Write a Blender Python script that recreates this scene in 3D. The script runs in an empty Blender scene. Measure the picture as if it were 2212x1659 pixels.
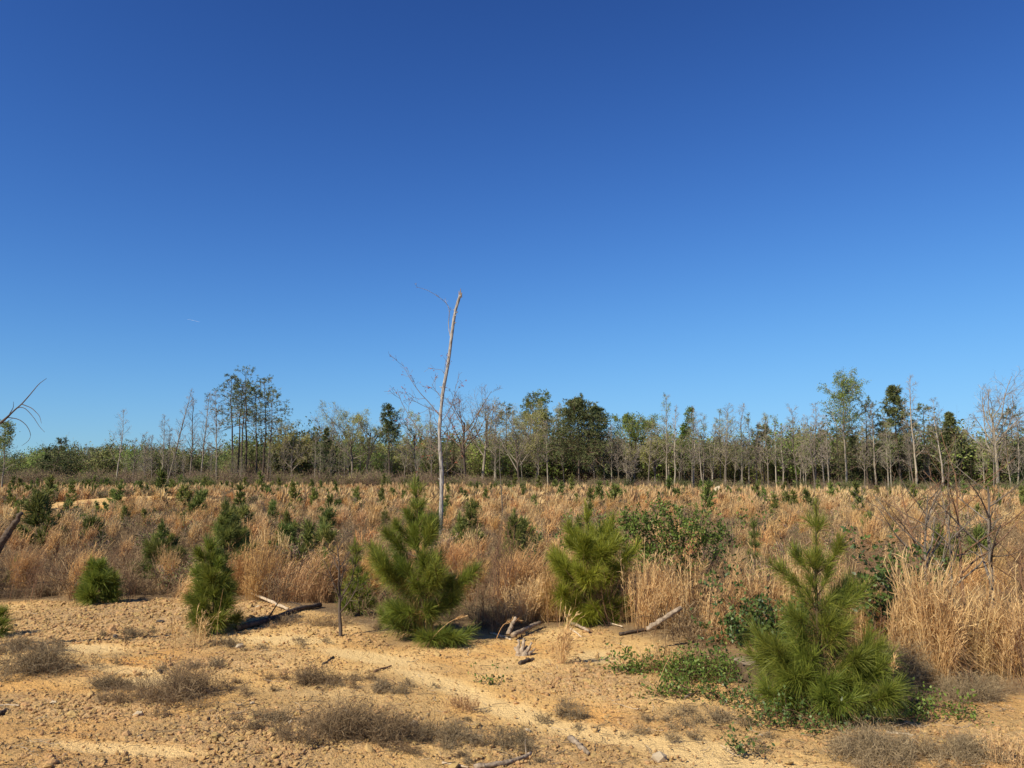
import bpy, math, random
import numpy as np
from mathutils import Vector

S = bpy.context.scene
COL = S.collection
R_ = math.radians
PI = math.pi

# ------------------------------------------------------------------ camera, sky, sun, exposure
CAM_H, FPX, CU, CV, HORIZON = 1.6, 1780.0, 1106.0, 829.5, 1024.0   # measured on a 2212 px wide view of the photo
PITCH = math.atan((HORIZON - CV) / FPX)
cam_d = bpy.data.cameras.new('camera')
cam = bpy.data.objects.new('camera', cam_d)
COL.objects.link(cam)
cam.location = (0, 0, CAM_H)
cam.rotation_euler = (PI / 2 + PITCH, 0, 0)
cam_d.sensor_width = 36.0
cam_d.lens = FPX / 2212 * 36.0
cam_d.clip_start, cam_d.clip_end = 0.05, 20000
S.camera = cam

SUN_EL = R_(41)
SUN_FROM = Vector((-0.76, -0.65, 0)).normalized()          # the sun stands behind the camera to its left
SUN_ROT = math.atan2(SUN_FROM.x, SUN_FROM.y)
world = bpy.data.worlds.new('World')
S.world = world
world.use_nodes = True
wn, wl = world.node_tree.nodes, world.node_tree.links
wn.clear()
sky_t = wn.new('ShaderNodeTexSky')
sky_t.sky_type = 'NISHITA'
sky_t.sun_disc = False
sky_t.sun_elevation, sky_t.sun_rotation = SUN_EL, SUN_ROT
sky_t.altitude, sky_t.air_density, sky_t.dust_density, sky_t.ozone_density = 200, 1.0, 0.0, 3.0
EXPOSURE = 0.38
# the camera's deep, saturated rendering of a clear sky: one tone curve per colour, the same in every direction
bg = wn.new('ShaderNodeBackground'); bg.inputs[1].default_value = 0.10
wo = wn.new('ShaderNodeOutputWorld')
sep, com = wn.new('ShaderNodeSeparateColor'), wn.new('ShaderNodeCombineColor')
wl.new(sky_t.outputs[0], sep.inputs[0])
def wmath(op, a, b):
    m_ = wn.new('ShaderNodeMath'); m_.operation = op
    for i_, v_ in enumerate((a, b)):
        if isinstance(v_, (int, float)): m_.inputs[i_].default_value = v_
        else: wl.new(v_, m_.inputs[i_])
    return m_.outputs[0]
for ch, (g_, b_, k_) in enumerate(((1.7, 3.45, 1.62), (1.8, 3.00, 2.70), (2.0, 3.75, 4.85))):
    f_ = wmath('POWER', wmath('MULTIPLY', sep.outputs[ch], .1), g_)
    f_ = wmath('DIVIDE', f_, wmath('ADD', wmath('MULTIPLY', f_, b_), 1.0))
    wl.new(wmath('MULTIPLY', f_, k_ * 10 / 2 ** EXPOSURE), com.inputs[ch])
wl.new(com.outputs[0], bg.inputs[0]); wl.new(bg.outputs[0], wo.inputs[0])

sun_d = bpy.data.lights.new('sun', 'SUN')
sun_d.energy, sun_d.angle, sun_d.color = 5.0, R_(0.53), (1.0, 0.91, 0.71)
sun = bpy.data.objects.new('sun', sun_d)
COL.objects.link(sun)
d_ = Vector((-SUN_FROM.x * math.cos(SUN_EL), -SUN_FROM.y * math.cos(SUN_EL), -math.sin(SUN_EL)))
sun.rotation_euler = d_.to_track_quat('-Z', 'Y').to_euler()
sun.location = (-20, -20, 30)

S.view_settings.view_transform = 'Standard'
S.view_settings.look = 'None'
S.view_settings.exposure = EXPOSURE
S.view_settings.gamma = 1.0
S.view_settings.use_curve_mapping = False
S.cycles.max_bounces = 6
S.cycles.diffuse_bounces = 3
S.cycles.transmission_bounces = 3
S.cycles.transparent_max_bounces = 4

# ------------------------------------------------------------------ noise, terrain, picture <-> ground
def _hash(ix, iy, seed):
    n = (ix.astype(np.int64) * 374761393 + iy.astype(np.int64) * 668265263 + seed * 974634541) & 0x7fffffff
    n = ((n ^ (n >> 13)) * 1274126177) & 0x7fffffff
    return ((n ^ (n >> 16)) & 0xffff) / 65535.0

def vnoise(x, y, seed=0):
    x, y = np.asarray(x, float), np.asarray(y, float)
    ix, iy = np.floor(x), np.floor(y)
    fx, fy = x - ix, y - iy
    fx, fy = fx * fx * (3 - 2 * fx), fy * fy * (3 - 2 * fy)
    a, b = _hash(ix, iy, seed), _hash(ix + 1, iy, seed)
    c, d = _hash(ix, iy + 1, seed), _hash(ix + 1, iy + 1, seed)
    return (a + (b - a) * fx) * (1 - fy) + (c + (d - c) * fx) * fy - 0.5

def fbm(x, y, seed=0, o=3):
    return sum(vnoise(x * 2 ** i, y * 2 ** i, seed + i) / 2 ** i for i in range(o))

def sstep(a, b, x):
    t = np.clip((x - a) / (b - a), 0, 1)
    return t * t * (3 - 2 * t)

BANKS = [(-17.5, 40.5, 4.6, 5.0, 0.40)]
def height(x, y):
    x, y = np.asarray(x, float), np.asarray(y, float)
    amp = np.interp(x, [-55, -25, 0, 20, 32, 45], [.08, .02, -.08, -.24, -.40, -.56])
    h = sstep(24, 84, y) * amp
    near = 1 - sstep(22, 40, y)
    h = h + near * (0.05 * fbm(x / 1.7, y / 1.7, 3, 2) + 0.10 * vnoise(x / 4.3, y / 4.3, 9))
    h = h + (1 - near) * 0.45 * vnoise(x / 9, y / 9, 17) * (1 - sstep(60, 90, y))
    h = h + 0.10 * np.exp(-((x + 3.6) / 1.6) ** 2 - ((y - 9.6) / 0.8) ** 2)
    h = h + 0.07 * np.exp(-((x - 1.6) / 1.0) ** 2 - ((y - 8.6) / 0.5) ** 2)
    h = h + 0.05 * np.exp(-((x + 1.4) / 0.9) ** 2 - ((y - 5.0) / 0.4) ** 2)
    for bx, by, sx, sy, bh in BANKS:
        h = h + bh * np.exp(-((x - bx) / sx) ** 2 - ((y - by) / sy) ** 2)
    return h

CP, SP = math.cos(PITCH), math.sin(PITCH)
def ray(U, V):
    a, b = (U - CU) / FPX, (CV - V) / FPX
    return a, CP - b * SP, SP + b * CP

def P(U, V):
    """ground point seen at picture position U, V"""
    dx, dy, dz = ray(U, V)
    z = 0.0
    for _ in range(12):
        t = (z - CAM_H) / min(dz, -1e-4)
        z = 0.6 * float(height(dx * t, dy * t)) + 0.4 * z
    return Vector((dx * t, dy * t, float(height(dx * t, dy * t))))

def at(U, V, Y):
    dx, dy, dz = ray(U, V)
    t = Y / dy
    return Vector((dx * t, Y, CAM_H + dz * t))

def pic(x, y, z):
    z = np.asarray(z) - CAM_H
    f = y * CP + z * SP
    u = -y * SP + z * CP
    return CU + FPX * x / f, CV - FPX * u / f

EDGE = np.array([(-700, 1275), (0, 1290), (210, 1300), (420, 1290), (540, 1310), (720, 1330), (800, 1365), (1000, 1385), (1120, 1360),
                 (1240, 1342), (1400, 1368), (1480, 1400), (1560, 1430), (1640, 1500), (1750, 1565), (1960, 1555), (2212, 1490), (2900, 1480)])
def field_mask(x, y):
    """0 on the bare sand, 1 in the grown-over field"""
    U, V = pic(x, y, 0.0)
    vb = np.interp(U, EDGE[:, 0], EDGE[:, 1])
    yb = CAM_H * FPX / np.maximum(vb - HORIZON, 1)
    yb = yb * (1 + 0.10 * fbm(x * 0.9, y * 0.9, 31, 2))
    return sstep(-0.25, 0.45, np.asarray(y) - yb)

def bare_bank(x, y):
    m = 0
    for bx, by, sx, sy, bh in BANKS:
        m = np.maximum(m, np.exp(-((x - bx - (by - y) * -.28) / (sx * .85)) ** 2 - ((y - by + 5.0) / (sy * 2.1)) ** 2))
    return m

# ------------------------------------------------------------------ mesh collecting
class Geo:
    def __init__(s):
        s.v, s.q, s.t, s.tn, s.n = [], [], [], [], 0
    def add(s, v, q=None, t=None, tone=0.5):
        v = np.asarray(v, np.float32).reshape(-1, 3)
        if q is not None and len(q): s.q.append(np.asarray(q, np.int32).reshape(-1, 4) + s.n)
        if t is not None and len(t): s.t.append(np.asarray(t, np.int32).reshape(-1, 3) + s.n)
        s.v.append(v)
        s.tn.append(np.broadcast_to(np.asarray(tone, np.float32), (len(v),)))
        s.n += len(v)
    def mesh(s, name, mat, smooth=False):
        me = bpy.data.meshes.new(name)
        v = np.concatenate(s.v) if s.v else np.zeros((0, 3), np.float32)
        q = np.concatenate(s.q) if s.q else np.zeros((0, 4), np.int32)
        t = np.concatenate(s.t) if s.t else np.zeros((0, 3), np.int32)
        me.vertices.add(len(v)); me.vertices.foreach_set('co', v.ravel())
        li = np.concatenate([q.ravel(), t.ravel()])
        me.loops.add(len(li)); me.loops.foreach_set('vertex_index', li)
        st = np.concatenate([np.arange(len(q)) * 4, len(q) * 4 + np.arange(len(t)) * 3]).astype(np.int32)
        me.polygons.add(len(st)); me.polygons.foreach_set('loop_start', st)
        if smooth: me.polygons.foreach_set('use_smooth', np.ones(len(st), bool))
        me.update(calc_edges=True)
        a = me.attributes.new('tone', 'FLOAT', 'POINT')
        a.data.foreach_set('value', np.concatenate(s.tn) if s.tn else np.zeros(0, np.float32))
        if mat: me.materials.append(mat)
        return me

def nrm(a):
    return a / np.maximum(np.linalg.norm(a, axis=-1, keepdims=True), 1e-9)

def ribbons(g, Pt, W, rng, side=None, tone=None):
    """thin blades: Pt (n,k,3) centre lines, W (n,k) widths"""
    n, k = Pt.shape[:2]
    if n == 0: return
    if side is None:
        side = nrm(rng.normal(size=(n, 3)))
        d = nrm(Pt[:, -1] - Pt[:, 0])
        side = nrm(side - d * (side * d).sum(1, keepdims=True))
    o = side[:, None, :] * W[..., None] * 0.5
    v = np.stack([Pt - o, Pt + o], 2).reshape(-1, 3)
    b = (np.arange(n) * k * 2)[:, None] + np.arange(k - 1)[None] * 2
    q = np.stack([b, b + 1, b + 3, b + 2], -1).reshape(-1, 4)
    if tone is None: tone = rng.random(n)
    g.add(v, q, tone=np.repeat(tone, k * 2))

def tubes(g, Pt, Rd, sides=5, tone=None, cap=False, rough=0.0, rng=None):
    n, k = Pt.shape[:2]
    if n == 0: return
    tg = np.gradient(Pt, axis=1)
    tg = nrm(tg)
    ref = np.where(np.abs(tg[:, :1, 2:3]) > 0.8, np.array([1.0, 0.1, 0]), np.array([0.05, 0.1, 1.0]))
    s1 = nrm(np.cross(tg, np.broadcast_to(ref, tg.shape)))
    s2 = np.cross(tg, s1)
    an = np.arange(sides) / sides * 2 * PI
    rr = Rd[..., None] * np.ones(sides)
    if rough: rr = rr * (1 + rough * (rng.random(rr.shape) - .5) * 2)
    v = Pt[:, :, None] + rr[..., None] * (np.cos(an)[None, None, :, None] * s1[:, :, None] + np.sin(an)[None, None, :, None] * s2[:, :, None])
    i = np.arange(n)[:, None, None] * k * sides + np.arange(k - 1)[None, :, None] * sides + np.arange(sides)[None, None]
    j = np.arange(n)[:, None, None] * k * sides + np.arange(k - 1)[None, :, None] * sides + ((np.arange(sides) + 1) % sides)[None, None]
    q = np.stack([i, j, j + sides, i + sides], -1).reshape(-1, 4)
    if tone is None: tone = np.full(n, 0.5)
    tn = np.repeat(tone, k * sides)
    vv = v.reshape(-1, 3)
    t = None
    if cap:
        vv = np.concatenate([vv, Pt[:, 0], Pt[:, -1]])
        tn = np.concatenate([tn, tone, tone])
        t = []
        base = n * k * sides
        for a in range(n):
            f, l = a * k * sides, a * k * sides + (k - 1) * sides
            for e in range(sides):
                t.append((base + a, f + (e + 1) % sides, f + e)); t.append((base + n + a, l + e, l + (e + 1) % sides))
    g.add(vv, q, t, tone=tn)

def leaves(g, C, D, L, W, rng, tone=None):
    """small pointed leaves at C pointing along D"""
    n = len(C)
    if n == 0: return
    sd = nrm(np.cross(D, nrm(rng.normal(size=(n, 3)))))
    nn = np.cross(D, sd)
    L, W = np.broadcast_to(L, (n,))[:, None], np.broadcast_to(W, (n,))[:, None]
    mid = C + D * L * .45 + nn * L * .06
    v = np.stack([C, mid - sd * W * .5, C + D * L, mid + sd * W * .5], 1).reshape(-1, 3)
    q = np.arange(n * 4).reshape(-1, 4)
    if tone is None: tone = rng.random(n)
    g.add(v, q, tone=np.repeat(tone, 4))

def along(Pt, t):
    n, k = Pt.shape[:2]
    f = np.clip(t * (k - 1), 0, k - 1.001)
    i = f.astype(int); f = (f - i)[..., None]
    r = np.arange(n)[:, None]
    a, b = Pt[r, i], Pt[r, i + 1]
    return a + (b - a) * f, nrm(b - a)

def sprout(rng, Pt, Rd, m, t0, t1, ang, L, k=4, up=0.1, wob=0.15, rr=0.6, prof=None, ang_j=10, taper=0.35, plane=0.0):
    """m children on every path of Pt; returns their paths and radii"""
    n = len(Pt)
    t = t0 + (t1 - t0) * (np.arange(m)[None] + rng.random((n, m))) / m
    p, tg = along(Pt, t)
    rad, _ = along(np.repeat(Rd[..., None], 3, 2), t)
    rad = rad[..., 0]
    az = rng.random((n, 1)) * 6.28 + np.arange(m)[None] * 2.4 + rng.normal(size=(n, m)) * .5
    ref = np.where(np.abs(tg[..., 2:3]) > .85, np.array([1., .05, 0]), np.array([0, .05, 1.]))
    e1 = nrm(np.cross(tg, ref)); e2 = np.cross(tg, e1)
    pr = np.cos(az)[..., None] * e1 + np.sin(az)[..., None] * e2
    if plane: pr = nrm(pr * np.array([1, 1, 1 - plane]))
    a = np.radians((ang(t) if callable(ang) else ang) + rng.normal(size=(n, m)) * ang_j)[..., None]
    d = nrm(tg * np.cos(a) + pr * np.sin(a))
    ln = (L if np.ndim(L) == 0 else np.asarray(L)[:, None]) * (prof(t) if prof else 1.0) * (0.7 + 0.6 * rng.random((n, m)))
    N = n * m
    p, d, ln, rad = p.reshape(N, 3), d.reshape(N, 3), ln.reshape(N), rad.reshape(N)
    out = [p]
    for _ in range(k - 1):
        p = p + d * (ln / (k - 1))[:, None]
        out.append(p)
        d = nrm(d + np.array([0, 0, up]) + rng.normal(size=(N, 3)) * wob)
    r0 = rad * rr
    return np.stack(out, 1), r0[:, None] * np.linspace(1, taper, k)[None], ln

def trunk_path(rng, H, k=9, lean=(0, 0), wob=0.012, bow=0.0):
    z = np.linspace(0, 1, k)
    w = np.cumsum(rng.normal(size=(k, 2)) * wob * H / 3, 0) * (z[:, None] ** .5)
    b = bow * H * np.sin(z * PI)
    return np.stack([lean[0] * H * z + w[:, 0] + b, lean[1] * H * z + w[:, 1], z * H], 1)[None]

# ------------------------------------------------------------------ materials
def mat(name, c0, c1, rough=0.85, trans=0.0, vary=0.25, noise=None, spec=0.25, patch=None, bump=None, hue=0.0):
    """c0..c1 by the piece's own tone; each plant or piece a little lighter or darker than the next"""
    m = bpy.data.materials.new(name)
    m.use_nodes = True
    N, L = m.node_tree.nodes, m.node_tree.links
    b = N['Principled BSDF']; out = N['Material Output']
    b.inputs['Roughness'].default_value = rough
    b.inputs['Specular IOR Level'].default_value = spec
    at_ = N.new('ShaderNodeAttribute'); at_.attribute_name = 'tone'
    mx = N.new('ShaderNodeMix'); mx.data_type = 'RGBA'
    mx.inputs[6].default_value = (*c0, 1); mx.inputs[7].default_value = (*c1, 1)
    fac = at_.outputs['Fac']
    if noise:
        tc = N.new('ShaderNodeTexCoord'); nz = N.new('ShaderNodeTexNoise')
        mp = N.new('ShaderNodeMapping'); mp.inputs['Scale'].default_value = noise
        L.new(tc.outputs['Object'], mp.inputs[0]); L.new(mp.outputs[0], nz.inputs['Vector'])
        nz.inputs['Scale'].default_value = 1.0; nz.inputs['Detail'].default_value = 5
        ad = N.new('ShaderNodeMath'); ad.operation = 'ADD'
        su = N.new('ShaderNodeMath'); su.operation = 'MULTIPLY_ADD'; su.inputs[1].default_value = 2.2; su.inputs[2].default_value = -1.1
        L.new(nz.outputs['Fac'], su.inputs[0]); L.new(su.outputs[0], ad.inputs[0]); L.new(fac, ad.inputs[1])
        ad.use_clamp = True
        fac = ad.outputs[0]
        if bump:
            bp = N.new('ShaderNodeBump'); bp.inputs['Strength'].default_value = bump; bp.inputs['Distance'].default_value = 0.02
            L.new(nz.outputs['Fac'], bp.inputs['Height']); L.new(bp.outputs[0], b.inputs['Normal'])
    L.new(fac, mx.inputs[0])
    col = mx.outputs[2]
    oi = N.new('ShaderNodeObjectInfo')
    if patch:                                   # stands of the same plant differ from place to place
        pn = N.new('ShaderNodeTexNoise'); pn.inputs['Scale'].default_value = patch[0]; pn.inputs['Detail'].default_value = 2
        L.new(oi.outputs['Location'], pn.inputs['Vector'])
        mr = N.new('ShaderNodeMapRange'); mr.inputs[1].default_value = 0.36; mr.inputs[2].default_value = 0.64
        L.new(pn.outputs['Fac'], mr.inputs[0])
        m2 = N.new('ShaderNodeMix'); m2.data_type = 'RGBA'; m2.inputs[7].default_value = (*patch[1], 1)
        ml = N.new('ShaderNodeMath'); ml.operation = 'MULTIPLY'; ml.inputs[1].default_value = patch[2]
        L.new(mr.outputs[0], ml.inputs[0]); L.new(ml.outputs[0], m2.inputs[0]); L.new(col, m2.inputs[6])
        col = m2.outputs[2]
    hs = N.new('ShaderNodeHueSaturation')
    mr = N.new('ShaderNodeMapRange'); mr.inputs[3].default_value = 1 - vary; mr.inputs[4].default_value = 1 + vary
    L.new(oi.outputs['Random'], mr.inputs[0]); L.new(mr.outputs[0], hs.inputs['Value']); L.new(col, hs.inputs['Color'])
    if hue:
        m3 = N.new('ShaderNodeMath'); m3.operation = 'MULTIPLY'; m3.inputs[1].default_value = 7.31
        m4 = N.new('ShaderNodeMath'); m4.operation = 'FRACT'
        mh = N.new('ShaderNodeMapRange'); mh.inputs[3].default_value = .5 - hue; mh.inputs[4].default_value = .5 + hue
        L.new(oi.outputs['Random'], m3.inputs[0]); L.new(m3.outputs[0], m4.inputs[0]); L.new(m4.outputs[0], mh.inputs[0]); L.new(mh.outputs[0], hs.inputs['Hue'])
    col = hs.outputs[0]
    L.new(col, b.inputs['Base Color'])
    if trans:
        tr = N.new('ShaderNodeBsdfTranslucent'); L.new(col, tr.inputs[0])
        ms = N.new('ShaderNodeMixShader'); ms.inputs[0].default_value = trans
        L.new(b.outputs[0], ms.inputs[1]); L.new(tr.outputs[0], ms.inputs[2]); L.new(ms.outputs[0], out.inputs[0])
    return m

M = dict(
    needle_yellow=mat('yellowish_pine_needle', (.140, .170, .014), (.400, .400, .055), .5, .33, .10, spec=.35),
    needle=mat('pine_needle', (.085, .122, .016), (.310, .335, .055), .5, .33, .12, spec=.35, hue=.012),
    needle_mid=mat('seedling_needle', (.090, .122, .026), (.275, .295, .080), .6, .28, .30, hue=.026),
    needle_far=mat('far_pine_needle', (.060, .086, .030), (.200, .220, .085), .7, .2, .25, hue=.01),
    needle_dark=mat('dark_pine_needle', (.036, .060, .024), (.120, .145, .056), .7, .15, .15),
    stem=mat('pine_bark', (.060, .038, .022), (.16, .11, .07), .9, noise=(60, 60, 12), bump=.6),
    sedge=mat('broomsedge_straw', (.32, .178, .075), (.70, .465, .230), .75, .3, .18, patch=(.10, (.74, .55, .28), .8), hue=.008),
    sedge_orange=mat('orange_broomsedge_straw', (.36, .168, .058), (.71, .435, .175), .75, .3, .18, patch=(.2, (.64, .45, .23), .5), hue=.008),
    sedge_pale=mat('pale_broomsedge_straw', (.40, .21, .080), (.82, .58, .29), .75, .3, .10),
    dry=mat('dry_weed_twig', (.125, .090, .050), (.34, .255, .150), .9, 0, .18),
    dry_purple=mat('dead_forb_twig', (.150, .098, .052), (.36, .255, .145), .9, .1, .25),
    brown_stem=mat('brown_stem', (.12, .062, .035), (.26, .15, .085), .85, 0, .15),
    grey_bark=mat('grey_bark', (.085, .065, .05), (.26, .215, .17), .9, noise=(14, 14, 3), bump=.5, vary=.25),
    pale_bark=mat('pale_bark', (.15, .12, .085), (.42, .36, .28), .9, noise=(9, 9, 2.2), bump=.5, vary=.22),
    dark_bark=mat('dark_bark', (.045, .032, .025), (.14, .105, .08), .9, noise=(12, 12, 3), bump=.5, vary=.2),
    twig=mat('grey_twig', (.155, .125, .098), (.38, .315, .25), .9, vary=.2),
    twig_brown=mat('brown_twig', (.15, .098, .068), (.33, .23, .16), .9, vary=.2),
    snag=mat('snag_bark', (.10, .082, .070), (.54, .49, .44), .85, noise=(30, 30, 7), bump=.9, vary=.02),
    red_bud=mat('red_bud', (.26, .045, .025), (.40, .12, .06), .7, .2, .1),
    bud_yellow=mat('yellow_spring_leaf', (.25, .245, .065), (.52, .48, .17), .7, .35, .2, hue=.02),
    bud_green=mat('spring_leaf', (.125, .185, .034), (.34, .42, .11), .7, .35, .2, hue=.015),
    leaf_dark=mat('forest_leaf', (.080, .100, .030), (.225, .245, .085), .75, .25, .3, hue=.025),
    leaf_shrub=mat('shrub_leaf', (.060, .110, .016), (.210, .275, .055), .5, .28, .1, spec=.3),
    leaf_ever=mat('evergreen_leaf', (.030, .060, .013), (.115, .165, .038), .45, .15, .1, spec=.4),
    weathered=mat('weathered_wood', (.15, .105, .07), (.46, .36, .26), .9, noise=(30, 30, 30), bump=.7, vary=.2),
    bleached=mat('bleached_wood', (.34, .25, .16), (.62, .50, .36), .9, noise=(25, 25, 25), bump=.5, vary=.15),
    charred=mat('dark_wood', (.035, .024, .017), (.13, .095, .07), .9, noise=(30, 30, 30), bump=.7, vary=.2),
    stone=mat('sandstone', (.42, .262, .110), (.72, .505, .250), .9, noise=(30, 30, 30), bump=.4, vary=.16, hue=.012),
    pale_stone=mat('pale_stone', (.46, .36, .24), (.68, .57, .42), .85, noise=(25, 25, 25), bump=.4, vary=.1),
    dark_stone=mat('dark_stone', (.08, .065, .055), (.17, .14, .12), .85, noise=(25, 25, 25), bump=.4, vary=.1),
)

def ground_material():
    m = bpy.data.materials.new('sandy_ground'); m.use_nodes = True
    N, L = m.node_tree.nodes, m.node_tree.links
    b = N['Principled BSDF']; b.inputs['Roughness'].default_value = .95; b.inputs['Specular IOR Level'].default_value = .1
    tc = N.new('ShaderNodeTexCoord')
    def noise(scale, detail=4, rough=.6):
        n = N.new('ShaderNodeTexNoise'); n.inputs['Scale'].default_value = scale; n.inputs['Detail'].default_value = detail
        n.inputs['Roughness'].default_value = rough
        L.new(tc.outputs['Object'], n.inputs['Vector']); return n.outputs['Fac']
    def rng_(f, a, c, lo=0, hi=1):
        r = N.new('ShaderNodeMapRange'); r.inputs[1].default_value = a; r.inputs[2].default_value = c
        r.inputs[3].default_value = lo; r.inputs[4].default_value = hi
        L.new(f, r.inputs[0]); return r.outputs[0]
    def mix(f, a, c):
        x = N.new('ShaderNodeMix'); x.data_type = 'RGBA'
        if isinstance(f, float): x.inputs[0].default_value = f
        else: L.new(f, x.inputs[0])
        for s, v in ((6, a), (7, c)):
            if isinstance(v, tuple): x.inputs[s].default_value = (*v, 1)
            else: L.new(v, x.inputs[s])
        return x.outputs[2]
    def att(n):
        a = N.new('ShaderNodeAttribute'); a.attribute_name = n; return a.outputs['Fac']
    sand = mix(rng_(noise(.9), .4, .62), (.66, .405, .150), (.77, .515, .225))
    sand = mix(rng_(noise(.5, 3), .50, .66), sand, (.66, .345, .105))
    sand = mix(rng_(att('wash'), .2, .9, 0, .7), sand, (.79, .57, .275))
    grit = mix(rng_(noise(38, 3), .42, .6), (.395, .238, .110), (.655, .440, .225))
    grit = mix(rng_(noise(9, 4), .5, .7), grit, (.52, .335, .150))
    col = mix(rng_(att('gravel'), .25, .85, 0, .85), sand, grit)
    speck = rng_(noise(75, 2), .62, .70)
    col = mix(rng_(speck, 0, 1, 0, .45), col, (.34, .20, .09))
    dirt = mix(rng_(noise(1.3, 5), .38, .62), (.17, .112, .060), (.34, .22, .11))
    dirt = mix(rng_(noise(30, 3), .5, .62), dirt, (.27, .195, .115))
    col = mix(att('litter'), col, dirt)
    L.new(col, b.inputs['Base Color'])
    bp = N.new('ShaderNodeBump'); bp.inputs['Strength'].default_value = 1.0; bp.inputs['Distance'].default_value = .022
    ad = N.new('ShaderNodeMath'); ad.operation = 'MULTIPLY_ADD'; ad.inputs[1].default_value = .5
    L.new(noise(120, 3), ad.inputs[0]); L.new(noise(34, 4), ad.inputs[2]); L.new(ad.outputs[0], bp.inputs['Height'])
    L.new(bp.outputs[0], b.inputs['Normal'])
    return m

# ------------------------------------------------------------------ objects
def link(o):
    COL.objects.link(o); return o

def thing(name, label, cat, loc=(0, 0, 0), group=None, data=None, kind=None, rot=(0, 0, 0), scale=1.0):
    o = bpy.data.objects.new(name, data)
    o.location = loc; o.rotation_euler = rot
    o.scale = (scale,) * 3 if np.ndim(scale) == 0 else scale
    if label: o['label'] = label
    if cat: o['category'] = cat
    if group: o['group'] = group
    if kind: o['kind'] = kind
    if data is None: o.empty_display_size = .1
    return link(o)

def part(name, data, parent, kind=None, label=None):
    o = bpy.data.objects.new(name, data)
    o.parent = parent
    if kind: o['kind'] = kind
    if label: o['label'] = label
    return link(o)

def structure(name, data):
    return thing(name, None, None, data=data, kind='structure')

def scatter(name, protos, pts, rotz, tilt, scale, label):
    """one mass of uncountable small growth"""
    me = bpy.data.meshes.new(name)
    n = len(pts)
    me.vertices.add(n); me.vertices.foreach_set('co', np.asarray(pts, np.float32).ravel())
    rt = np.stack([tilt[:, 0], tilt[:, 1], rotz], 1).astype(np.float32)
    a = me.attributes.new('turn', 'FLOAT_VECTOR', 'POINT'); a.data.foreach_set('vector', rt.ravel())
    a = me.attributes.new('size', 'FLOAT', 'POINT'); a.data.foreach_set('value', np.asarray(scale, np.float32))
    a = me.attributes.new('pick', 'INT', 'POINT'); a.data.foreach_set('value', np.random.default_rng(n).integers(0, len(protos), n).astype(np.int32))
    o = thing(name, label, None, data=me, kind='stuff')
    ng = bpy.data.node_groups.new(name, 'GeometryNodeTree')
    ng.interface.new_socket('Geometry', in_out='INPUT', socket_type='NodeSocketGeometry')
    ng.interface.new_socket('Geometry', in_out='OUTPUT', socket_type='NodeSocketGeometry')
    N, L = ng.nodes, ng.links
    gi, go = N.new('NodeGroupInput'), N.new('NodeGroupOutput')
    ip = N.new('GeometryNodeInstanceOnPoints'); g2i = N.new('GeometryNodeGeometryToInstance')
    for pm in protos:
        po = bpy.data.objects.new(pm.name, pm)
        oi = N.new('GeometryNodeObjectInfo'); oi.inputs['Object'].default_value = po
        L.new(oi.outputs['Geometry'], g2i.inputs[0])
    def na(nm, ty):
        x = N.new('GeometryNodeInputNamedAttribute'); x.data_type = ty; x.inputs['Name'].default_value = nm
        return next(s for s in x.outputs if s.enabled and s.name == 'Attribute')
    L.new(gi.outputs[0], ip.inputs['Points']); L.new(g2i.outputs[0], ip.inputs['Instance'])
    ip.inputs['Pick Instance'].default_value = True
    L.new(na('pick', 'INT'), ip.inputs['Instance Index'])
    L.new(na('turn', 'FLOAT_VECTOR'), ip.inputs['Rotation']); L.new(na('size', 'FLOAT'), ip.inputs['Scale'])
    L.new(ip.outputs[0], go.inputs[0])
    md = o.modifiers.new('scatter', 'NODES'); md.node_group = ng
    return o

ORD = ('first second third fourth fifth sixth seventh eighth ninth tenth eleventh twelfth thirteenth fourteenth fifteenth sixteenth '
       'seventeenth eighteenth nineteenth twentieth').split()
def ordinal(i):
    if i < 20: return ORD[i]
    tens, u = divmod(i + 1, 10)
    return ('twentieth', 'thirtieth', 'fortieth', 'fiftieth')[tens - 2] if u == 0 else ('twenty-', 'thirty-', 'forty-', 'fifty-')[tens - 2] + ORD[u - 1]

MARKS = [(300, 'behind the round pine'), (620, 'behind the slim pine'), (830, 'behind the leafless little tree'), (1080, 'behind the white snag'),
         (1370, 'behind the yellowish pine'), (1570, 'behind the leafy shrub'), (1890, 'behind the stump pine'), (99999, 'behind the forked saplings')]
BANDS = [(14, 'near strip'), (19, 'lower field'), (26, 'mid field'), (38, 'upper field'), (55, 'far field'), (999, 'field top')]
def name_by_place(items, marks=MARKS, bands=BANDS):
    """items: (object, what it looks like). Counts each kind from the left within a stretch of the field."""
    zones = {}
    for o, look in items:
        x, y, z = o.location
        U, V = pic(x, y, z)
        mk = next(m for lim, m in marks if U < lim)
        bd = next((m for lim, m in bands if y < lim), '')
        zones.setdefault((bd, mk), []).append((U, o, look))
    for (bd, mk), v in zones.items():
        v.sort(key=lambda e: e[0])
        for i, (U, o, look) in enumerate(v):
            o['label'] = f'{look}, {ordinal(i)} from the left, {bd + " " if bd else ""}{mk}'

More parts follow.
